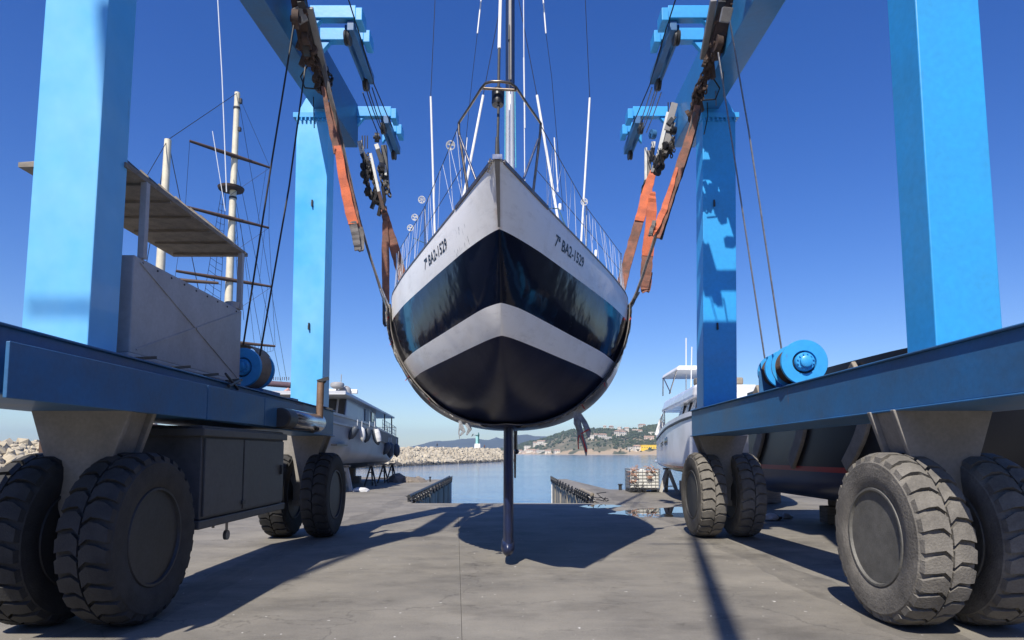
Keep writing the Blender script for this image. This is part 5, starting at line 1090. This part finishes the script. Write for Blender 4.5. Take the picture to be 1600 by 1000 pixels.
k = MB(); k.tube([P(437, 618, 34), P(452, 608, 34)], .1, 8); k.ico(P(447, 616, 34), .25, .15, (1.3, 1, .6), 2); k.build('furled_jib', mat('furled_jib', (.6, .35, .3), .9, 0, .2, 3), TS)
# second mast and yards further out of the picture's centre
k = MB(); n0 = Vector((-17.2, 31, 2)); n1 = Vector((-17.0, 31, 17)); k.tube([n0, n1], [.27, .16], 14); k.build('ship_mast', CREAM, TS, smooth=True)
k = MB()
for z in (7.5, 10, 12.5): k.tube([(-20, 30, z), (-17, 31, z), (-14.6, 31.8, z)], [.07, .12, .07], 8)
k.build('yard', YARD, TS, smooth=True)
k = MB(); k.tube([n1, (-17.2, 22.5, 3.4)], .02, 4); k.tube([n1, m1], .02, 4); k.tube([n1, (-14.4, 33, 2.6)], .02, 4); k.tube([n1, (-20, 33, 2.6)], .02, 4); k.build('rigging', WIRE, TS)

# ================================================================== breakwater with beacon and two strollers
BA, BB = Vector((-44, 108, 0)), Vector((-3.2, 246, 0)); bd = (BB-BA).normalized(); bn = Vector((bd.y, -bd.x, 0))
bw = empty('breakwater', (-24, 180, SEA_Z), 'long pale rock breakwater across the harbour mouth', 'breakwater')
k = MB()
BA2 = BA-bd*60
def xs(p, s): return [p+bn*7.6*s+Vector((0, 0, -2.6)), p+bn*1.6*s+Vector((0, 0, 2.35)), p-bn*4*s+Vector((0, 0, 2.35)), p-bn*10*s+Vector((0, 0, -2.6))]
A0, A1, A2 = xs(BA2, 1), xs(BB-bd*5, 1), [BB+Vector((3, 2, -2.6)), BB+Vector((-1, 0, .5)), BB+Vector((-2, 3, .5)), BB+Vector((-3, 8, -2.6))]
k.add(A0+A1+A2, [(0, 1, 5, 4), (1, 2, 6, 5), (2, 3, 7, 6), (4, 5, 9, 8), (5, 6, 10, 9), (6, 7, 11, 10), (0, 1, 2, 3), (8, 9, 10, 11)]); k.build('rubble_core', ROCK, bw)
random.seed(21); rk = MB(); wet = MB(); L = (BB-BA2).length
proto = []
for i in range(6):
    bm = bmesh.new(); bmesh.ops.create_icosphere(bm, subdivisions=1, radius=1); proto.append(([v.co*(1+random.uniform(-.28, .22)) for v in bm.verts], [[v.index for v in f.verts] for f in bm.faces])); bm.free()
for i in range(6200):
    t = random.random()*L; q = random.random(); end = max(0, (t-(L-9))/9)
    p = BA2+bd*t+bn*(7.8-7.2*q)*(1-end*.75)+Vector((0, 0, -1.9+(4.6)*q*(1-end*.75)))
    r = random.choice((random.uniform(.25, .5), random.uniform(.4, .85))); vs, fs = random.choice(proto); rot = Matrix.Rotation(random.random()*6.28, 3, 'Z')@Matrix.Rotation(random.random()*3, 3, 'X')
    (wet if p.z < SEA_Z+.32 else rk).add([p+rot@(Vector((v.x*1.2, v.y, v.z*.8))*r) for v in vs], fs)
tag(rk.build('armour_rock', ROCK, bw), kind='stuff'); tag(wet.build('wet_rock', ROCKW, bw), kind='stuff')
k = MB()
for i in range(26):
    t = L-8-i*1.9+random.uniform(-.3, .3) if i < 8 else L-30-i*5.5; p = BA2+bd*t-bn*.3+Vector((0, 0, 2.4)); k.box((p.x-.8, p.y-.6, p.z-.3), (p.x+.8, p.y+.6, p.z+random.uniform(.35, .6)))
k.build('parapet_block', CONCR, bw)
bc = P(746, 697, 226); bz = 3.0
be = empty('harbour_beacon', (bc.x, bc.y, bz), 'green harbour beacon on a white plinth at the end of the breakwater', 'beacon')
k = MB(); k.hexa([(bc.x-1.1, bc.y-1.1, bz-1.5), (bc.x+1.1, bc.y-1.1, bz-1.5), (bc.x+1.1, bc.y+1.1, bz-1.5), (bc.x-1.1, bc.y+1.1, bz-1.5), (bc.x-.95, bc.y-.9, bz+1.6), (bc.x+.95, bc.y-.9, bz+1.6), (bc.x+.95, bc.y+.9, bz+1.6), (bc.x-.95, bc.y+.9, bz+1.6)]); k.build('plinth', WHITEP, be, bevel=.05)
k = MB(); k.box((bc.x-.6, bc.y-.4, bz+1.6), (bc.x+.15, bc.y+.4, bz+4.5)); k.build('tower', TEAL, be, bevel=.05)
k = MB(); k.box((bc.x+.17, bc.y-.25, bz+1.6), (bc.x+.6, bc.y+.25, bz+5.1)); k.box((bc.x-.8, bc.y-.6, bz+4.5), (bc.x+.75, bc.y+.6, bz+4.64)); k.tube([(bc.x+.4, bc.y, bz+5.1), (bc.x+.4, bc.y, bz+5.5)], .14, 8); k.build('ladder_cage', mat('beacon_dark_green', (.03, .13, .12), .5), be)
k = MB(); k.prism([(bc.x-2.2, bc.y, bz+4.1), (bc.x-1.75, bc.y, bz+4.25), (bc.x-1.3, bc.y, bz+5.1), (bc.x-1.7, bc.y, bz+5.0)], (0, .1, 0)); k.tube([(bc.x-1.6, bc.y+.05, bz+4.6), (bc.x-.6, bc.y, bz+4.55)], .06, 5); k.build('solar_panel', STEELD, be)
CLOTH = [mat('dark_jacket', (.03, .04, .07), .9), mat('brown_coat', (.18, .07, .05), .9)]; SKIN = mat('skin', (.45, .28, .2), .6); HAIR = mat('dark_hair', (.03, .02, .015), .8); TROU = mat('grey_trousers', (.07, .07, .08), .9)
def person(loc, label, m, stride, face):
    o = empty('person', loc, label, 'person'); L = Vector(loc)
    J = {'pel': (0, 0, .93, .13), 'chest': (0, .0, 1.28, .16), 'neck': (0, 0, 1.47, .06), 'head': (0, .02, 1.6, .095), 'crown': (0, .02, 1.70, .085)}
    for s in (-1, 1):
        J['hip%d' % s] = (.09*s, 0, .88, .1); J['kn%d' % s] = (.1*s, stride*s*.5, .48, .07); J['an%d' % s] = (.1*s, stride*s*.9-.02, .08, .045); J['to%d' % s] = (.11*s, stride*s*.9+.16, .04, .04)
        J['sh%d' % s] = (.18*s, 0, 1.42, .07); J['el%d' % s] = (.24*s, -stride*s*.3, 1.14, .05); J['wr%d' % s] = (.25*s, -stride*s*.5+.08, .9, .035); J['ha%d' % s] = (.25*s, -stride*s*.5+.12, .8, .04)
    E = [('pel', 'chest'), ('chest', 'neck'), ('neck', 'head'), ('head', 'crown')]
    for s in (-1, 1): E += [('pel', 'hip%d' % s), ('hip%d' % s, 'kn%d' % s), ('kn%d' % s, 'an%d' % s), ('an%d' % s, 'to%d' % s), ('chest', 'sh%d' % s), ('sh%d' % s, 'el%d' % s), ('el%d' % s, 'wr%d' % s), ('wr%d' % s, 'ha%d' % s)]
    ks = list(J); me = bpy.data.meshes.new('body'); me.from_pydata([Matrix.Rotation(face, 3, 'Z')@Vector(J[q][:3]) for q in ks], [(ks.index(a), ks.index(b)) for a, b in E], [])
    ob = bpy.data.objects.new('body', me); COL.objects.link(ob); sk = ob.modifiers.new('s', 'SKIN'); ob.modifiers.new('d', 'SUBSURF').levels = 1
    for i, q in enumerate(ks): me.skin_vertices[0].data[i].radius = (J[q][3],)*2; me.skin_vertices[0].data[i].use_root = (q == 'pel')
    bpy.context.view_layer.update(); m2 = bpy.data.meshes.new_from_object(ob.evaluated_get(bpy.context.evaluated_depsgraph_get())); bpy.data.objects.remove(ob)
    for q in (m, TROU, SKIN): m2.materials.append(q)
    for p in m2.polygons: z = p.center.z; p.material_index = 1 if z < .9 else (2 if z > 1.5 else 0); p.use_smooth = True
    b = bpy.data.objects.new('body', m2); COL.objects.link(b); b.parent = o; ROOT[b.name] = L
    k = MB(); k.ico(L+Vector((0, 0, 1.68)), .1, .03, (1, 1, .75), 2); k.build('hair', HAIR, o)
p1 = P(683, 699, 197); person((p1.x, p1.y, 2.75), 'person in a dark jacket walking along the breakwater crest, left of the beacon', CLOTH[0], .2, 1.2)
p2 = P(757, 699, 228); person((p2.x, p2.y, 2.6), 'person in a brown coat standing on the breakwater just right of the beacon', CLOTH[1], .05, 2.5)

# ================================================================== far shore
def terrain(name, m, us, ridge_v, shore_v, Ysh, Yr, rows=14, jit=.0, seed=0, prof=1.25):
    random.seed(seed); mb = MB(); nU = len(us); vs = []
    for j in range(rows+1):
        q = j/rows
        for i, u in enumerate(us):
            y0 = Ysh(u); y1 = Yr(u); Y = y0+(y1-y0)*q; hz = P(u, ridge_v(u), y1).z; z0 = SEA_Z-.3
            z = z0+(hz-z0)*(1-(1-q)**prof) if q < 1 else hz
            z += random.uniform(-1, 1)*jit*(1 if 0 < j else 0); x = (u-800)/1017.*Y; vs.append((x, Y, z))
    for i, u in enumerate(us): Y = Yr(u)+900; vs.append(((u-800)/1017.*Y, Y, SEA_Z-.5))
    fs = [(j*nU+i, j*nU+i+1, (j+1)*nU+i+1, (j+1)*nU+i) for j in range(rows+1) for i in range(nU-1)]
    mb.add(vs, fs); return mb
mtn = mat('far_mountain', (.07, .08, .06), .95, 0, .3, .004, 0, 0, (.05, .055, .045), .02)
rv = pch([560, 600, 648, 660, 683, 699, 721, 741, 764, 776, 785, 795, 805, 821, 842, 854, 870, 900, 960, 1100, 1300, 1700], [707.5, 703, 697, 694, 689, 689, 686, 685, 687.5, 683, 686, 684, 680.5, 679, 681.8, 681.5, 686, 684, 680, 676, 680, 684])
tag(terrain('mountains', mtn, [560+6*i for i in range(185)], rv, None, lambda u: 3000, lambda u: 3400, 8, 1.2, 3).build('mountains', mtn, None, smooth=True), kind='structure')
def hillmat():
    m = bpy.data.materials.new('hillside'); m.use_nodes = True; n = m.node_tree.nodes; l = m.node_tree.links; b = n['Principled BSDF']; b.inputs['Roughness'].default_value = .95
    g = n.new('ShaderNodeNewGeometry'); sp = n.new('ShaderNodeSeparateXYZ'); l.new(g.outputs['Position'], sp.inputs[0])
    t = n.new('ShaderNodeTexNoise'); t.inputs['Scale'].default_value = .03; t.inputs['Detail'].default_value = 8; l.new(g.outputs['Position'], t.inputs[0])
    r = n.new('ShaderNodeValToRGB'); r.color_ramp.elements[0].position = .36; r.color_ramp.elements[0].color = (.06, .07, .035, 1); r.color_ramp.elements[1].position = .66; r.color_ramp.elements[1].color = (.22, .18, .11, 1); l.new(t.outputs[0], r.inputs[0])
    # bare tan cliff foot
    ad = n.new('ShaderNodeMath'); ad.operation = 'MULTIPLY_ADD'; ad.inputs[1].default_value = 34; ad.inputs[2].default_value = -14; l.new(t.outputs[0], ad.inputs[0])
    mr = n.new('ShaderNodeMath'); mr.operation = 'LESS_THAN'; l.new(sp.outputs[2], mr.inputs[0]); l.new(ad.outputs[0], mr.inputs[1])
    mx = n.new('ShaderNodeMix'); mx.data_type = 'RGBA'; mx.inputs[7].default_value = (.36, .27, .17, 1); l.new(mr.outputs[0], mx.inputs[0]); l.new(r.outputs[0], mx.inputs[6]); l.new(mx.outputs[2], b.inputs['Base Color']); return m
hv = pch([780, 805, 821, 849, 873, 901, 940, 979, 995, 1010, 1031, 1060, 1120, 1200, 1400, 1700], [702, 697, 692, 686.5, 678, 672, 671, 672, 671, 667, 665, 667, 664, 660, 662, 668])
YS = pch([780, 850, 950, 1100, 1700], [1250, 1000, 850, 780, 600]); YR = lambda u: YS(u)+330
hm_ = terrain('hill', None, [780+5*i for i in range(190)], hv, None, YS, YR, 18, 1.1, 5, 1.35); tag(hm_.build('hill', hillmat(), None, smooth=True), kind='structure')
def hz(u, q):
    y0, y1 = YS(u), YR(u); Y = y0+(y1-y0)*q; H = P(u, hv(u), y1).z; z0 = SEA_Z-.3; return Vector(((u-800)/1017.*Y, Y, z0+(H-z0)*(1-(1-q)**1.35)))
# beach strip
k = MB(); us = [780+10*i for i in range(93)]
vs = [hz(u, 0)+Vector((0, -14, .1)) for u in us]+[hz(u, 0)+Vector((0, 3, 1.0)) for u in us]; k.add(vs, [(i, i+1, len(us)+i+1, len(us)+i) for i in range(len(us)-1)]); tag(k.build('beach', mat('beach_sand', (.42, .36, .27), .95, 0, .15, .05), None), kind='structure')
# trees on the hill: one wooded mass of leafy clumps
random.seed(31); k = MB()
pr = []
for i in range(5):
    bm = bmesh.new(); bmesh.ops.create_icosphere(bm, subdivisions=1, radius=1); pr.append(([Vector((v.co.x, v.co.y, v.co.z*.8))*(1+random.uniform(-.3, .25)) for v in bm.verts], [[v.index for v in f.verts] for f in bm.faces])); bm.free()
cnt = 0
while cnt < 7500:
    u = random.uniform(782, 1690); q = random.random()**.8
    if q < .05 or (858 < u < 960 and q < .36 and random.random() < .8) or (q < .2 and random.random() < .4): continue
    dens = .5+.5*math.sin(u*.05+q*9)*math.cos(q*14+u*.021)
    if random.random() > .35+.65*dens: continue
    p = hz(u, q); r = random.uniform(1.1, 3.0)*(.8+.3*q); vs, fs = random.choice(pr); a = random.random()*6; ca, sa_ = math.cos(a), math.sin(a)
    k.add([(p.x+(v.x*ca-v.y*sa_)*r, p.y+(v.x*sa_+v.y*ca)*r, p.z+r*.5+v.z*r) for v in vs], fs); cnt += 1
tag(k.build('hillside_trees', TREE, None), kind='stuff')
# houses
def house(u, q, w, h, d, wall, roofm, label, name='house', flat=False, rot=.2):
    p = hz(u, q); o = empty(name, p, label, 'house' if name == 'house' else 'building', 'houses on the far hillside' if name == 'house' else None)
    Rm = Matrix.Rotation(rot, 3, 'Z'); T_ = lambda x, y, z: p+Rm@Vector((x, y, z))
    k = MB(); k.hexa([T_(-w/2, -d/2, -3), T_(w/2, -d/2, -3), T_(w/2, d/2, -3), T_(-w/2, d/2, -3), T_(-w/2, -d/2, h), T_(w/2, -d/2, h), T_(w/2, d/2, h), T_(-w/2, d/2, h)]); k.build('wall', wall, o)
    k = MB(); e = .5
    if flat: k.hexa([T_(-w/2-.2, -d/2-.2, h), T_(w/2+.2, -d/2-.2, h), T_(w/2+.2, d/2+.2, h), T_(-w/2-.2, d/2+.2, h), T_(-w/2-.2, -d/2-.2, h+.5), T_(w/2+.2, -d/2-.2, h+.5), T_(w/2+.2, d/2+.2, h+.5), T_(-w/2-.2, d/2+.2, h+.5)])
    else: k.add([T_(-w/2-e, -d/2-e, h), T_(w/2+e, -d/2-e, h), T_(w/2+e, d/2+e, h), T_(-w/2-e, d/2+e, h), T_(-w/2, 0, h+1.7), T_(w/2, 0, h+1.7)], [(0, 1, 5, 4), (2, 3, 4, 5), (1, 2, 5), (3, 0, 4), (0, 1, 2, 3)])
    k.build('roof', roofm, o)
    k = MB(); n = max(2, int(w/3))
    for i in range(n):
        for fl in range(max(1, int(h/2.9))):
            x = -w/2+(i+.5)*w/n; z = 1+fl*2.8; k.hexa([T_(x-.5, -d/2-.06, z), T_(x+.5, -d/2-.06, z), T_(x+.5, -d/2+.1, z), T_(x-.5, -d/2+.1, z), T_(x-.5, -d/2-.06, z+1.3), T_(x+.5, -d/2-.06, z+1.3), T_(x+.5, -d/2+.1, z+1.3), T_(x-.5, -d/2+.1, z+1.3)])
    k.build('window', WINF, o)
def hlabel(u, q, pink, flat):
    c = 'pink-walled' if pink else 'pale'; rf = 'flat-roofed' if flat else 'tile-roofed'
    side = 'between the keel and the hanging red cord' if u < 880 else 'just right of the hanging red cord' if u < 948 else 'above the caged tank' if u < 990 else 'near the long yellow building' if u < 1036 else 'behind the white motor yacht' if u < 1200 else 'far out beyond the right winches'
    hgt = 'by the water' if q < .16 else 'on the ridge' if q > .74 else 'low on the hill' if q < .4 else 'halfway up the hill'
    return '%s %s house %s, %s' % (c, rf, hgt, side)
hs_ = [(824, .28, 12), (846, .5, 14), (838, .45, 12), (851, .42, 9), (805, .1, 14), (812, .12, 9), (821, .08, 12), (829, .13, 14), (838, .1, 10), (845, .1, 12), (856, .07, 9), (870, .06, 8),
       (924, .42, 9), (931, .52, 6), (941, .45, 12), (949, .42, 9), (964, .6, 6), (970, .75, 7), (966, .52, 7), (973, .58, 7), (979, .8, 7), (968, .9, 6), (955, .95, 5), (945, .93, 5), (992, .78, 10), (1000, .66, 6), (1003, .98, 10),
       (988, .12, 11), (996, .1, 11), (1014, .36, 14), (1018, .5, 9), (1032, .2, 9), (1030, .38, 9), (1045, .3, 9), (1049, .45, 9), (1060, .5, 9), (1110, .4, 11), (1140, .6, 9), (1190, .3, 12), (1260, .5, 12), (1290, .35, 10), (1330, .6, 12), (1400, .4, 12), (1440, .25, 12), (1500, .5, 12), (1560, .3, 13)]
random.seed(8)
for i, (u, q, w) in enumerate(hs_):
    pk = i in (4, 6, 8, 24, 29); low = u < 880
    house(u, q, w, random.choice((3.2, 5.8, 5.8, 3.4)), random.uniform(7, 10), HOUSEP if pk else HOUSEW, ROOFT if (i % 3) else HOUSEW,
          hlabel(u, q, pk, i % 3 == 0), rot=random.uniform(-.4, .5), flat=(i % 3 == 0))
house(1016, .13, 27, 4.3, 12, YEL, YEL, 'long bright yellow building by the far beach', 'yellow_building', True, .02)

# ================================================================== haze over the water and hills
k = MB(); k.box((-3400, -55, SEA_Z-8.), (3400, 4600, 150)); hzo = k.build('haze', None if False else bpy.data.materials.new('air'), None); tag(hzo, kind='stuff')
am = hzo.data.materials[0]; am.use_nodes = True; an = am.node_tree; an.nodes.remove(an.nodes['Principled BSDF'])
pv = an.nodes.new('ShaderNodeVolumePrincipled'); pv.inputs['Color'].default_value = (.52, .74, 1, 1); pv.inputs['Density'].default_value = .00019; pv.inputs['Anisotropy'].default_value = .2
an.links.new(pv.outputs[0], an.nodes['Material Output'].inputs['Volume'])
# two unseen poles added behind the camera to cast ground shadow stripes
for (a, b, lb) in (((-.4, -4, 0), (-2.05, -4, 22.5), 'unseen pole added behind the camera to cast a ground shadow, right one'), ((-4.8, -4, 0), (-7.3, -4, 18.6), 'unseen leaning pole added behind the camera to cast a ground shadow, left one')):
    o = empty('shadow_pole', a, lb, 'mast'); k = MB(); k.tube([a, b], [.14, .1], 12); k.build('pole_tube', GALV, o, smooth=True); a = Vector(a)
    k = MB(); k.tube([Vector(b)+Vector((-.6, 0, -3)), Vector(b)+Vector((.6, 0, -3))], .04, 8); k.build('spreader', GALV, o)
# unseen sheds added round the yard as dark reflections in the glossy hull
def shed(x0, x1, y0, y1, h, m, lb):
    o = empty('reflection_shed', ((x0+x1)/2, (y0+y1)/2, 0), lb, 'shed'); k = MB(); k.box((x0, y0, 0), (x1, y1, h)); k.build('wall', m, o)
    k = MB(); k.add([(x0-.5, y0-.5, h), (x1+.5, y0-.5, h), (x1+.5, y1+.5, h), (x0-.5, y1+.5, h), (x0-.5, (y0+y1)/2, h+2.5), (x1+.5, (y0+y1)/2, h+2.5)], [(0, 1, 5, 4), (2, 3, 4, 5), (1, 2, 5), (3, 0, 4), (0, 1, 2, 3)]); k.build('roof', ROOFT, o)
    n = int((x1-x0)/7)
    for i in range(n):
        x = x0+(i+.5)*(x1-x0)/n; k = MB(); k.box((x-2, y1, 0), (x+2, y1+.08, h*.7)); k.build('sliding_door', STEELD, o)
shed(-60, -8, -42, -26, 8, CAB, 'unseen grey shed added for hull reflections, behind the camera left'); shed(0, 50, -48, -30, 9, mat('shed_wall', (.16, .15, .13), .8), 'unseen tan shed added for hull reflections, behind the camera right')

HANG = mat('reflection_cladding', (.1, .105, .1), .7, 0, .4, .15, 0, 0, (.05, .05, .05), 2, streak=(1, 1, .3))  # dark tone for the added blocks that reflect in the hull sides
shed(-80, -46, 2, 48, 15, HANG, 'unseen dark hangar added for hull reflections, far left of the yard'); shed(47, 80, 0, 46, 16, HANG, 'unseen dark hangar added for hull reflections, far right of the yard')
shed(-44, -24, -12, 2, 7, LGREY, 'unseen pale workshop added for hull reflections, left of the yard'); shed(26, 42, -16, -2, 6, LGREY, 'unseen pale workshop added for hull reflections, right of the yard')
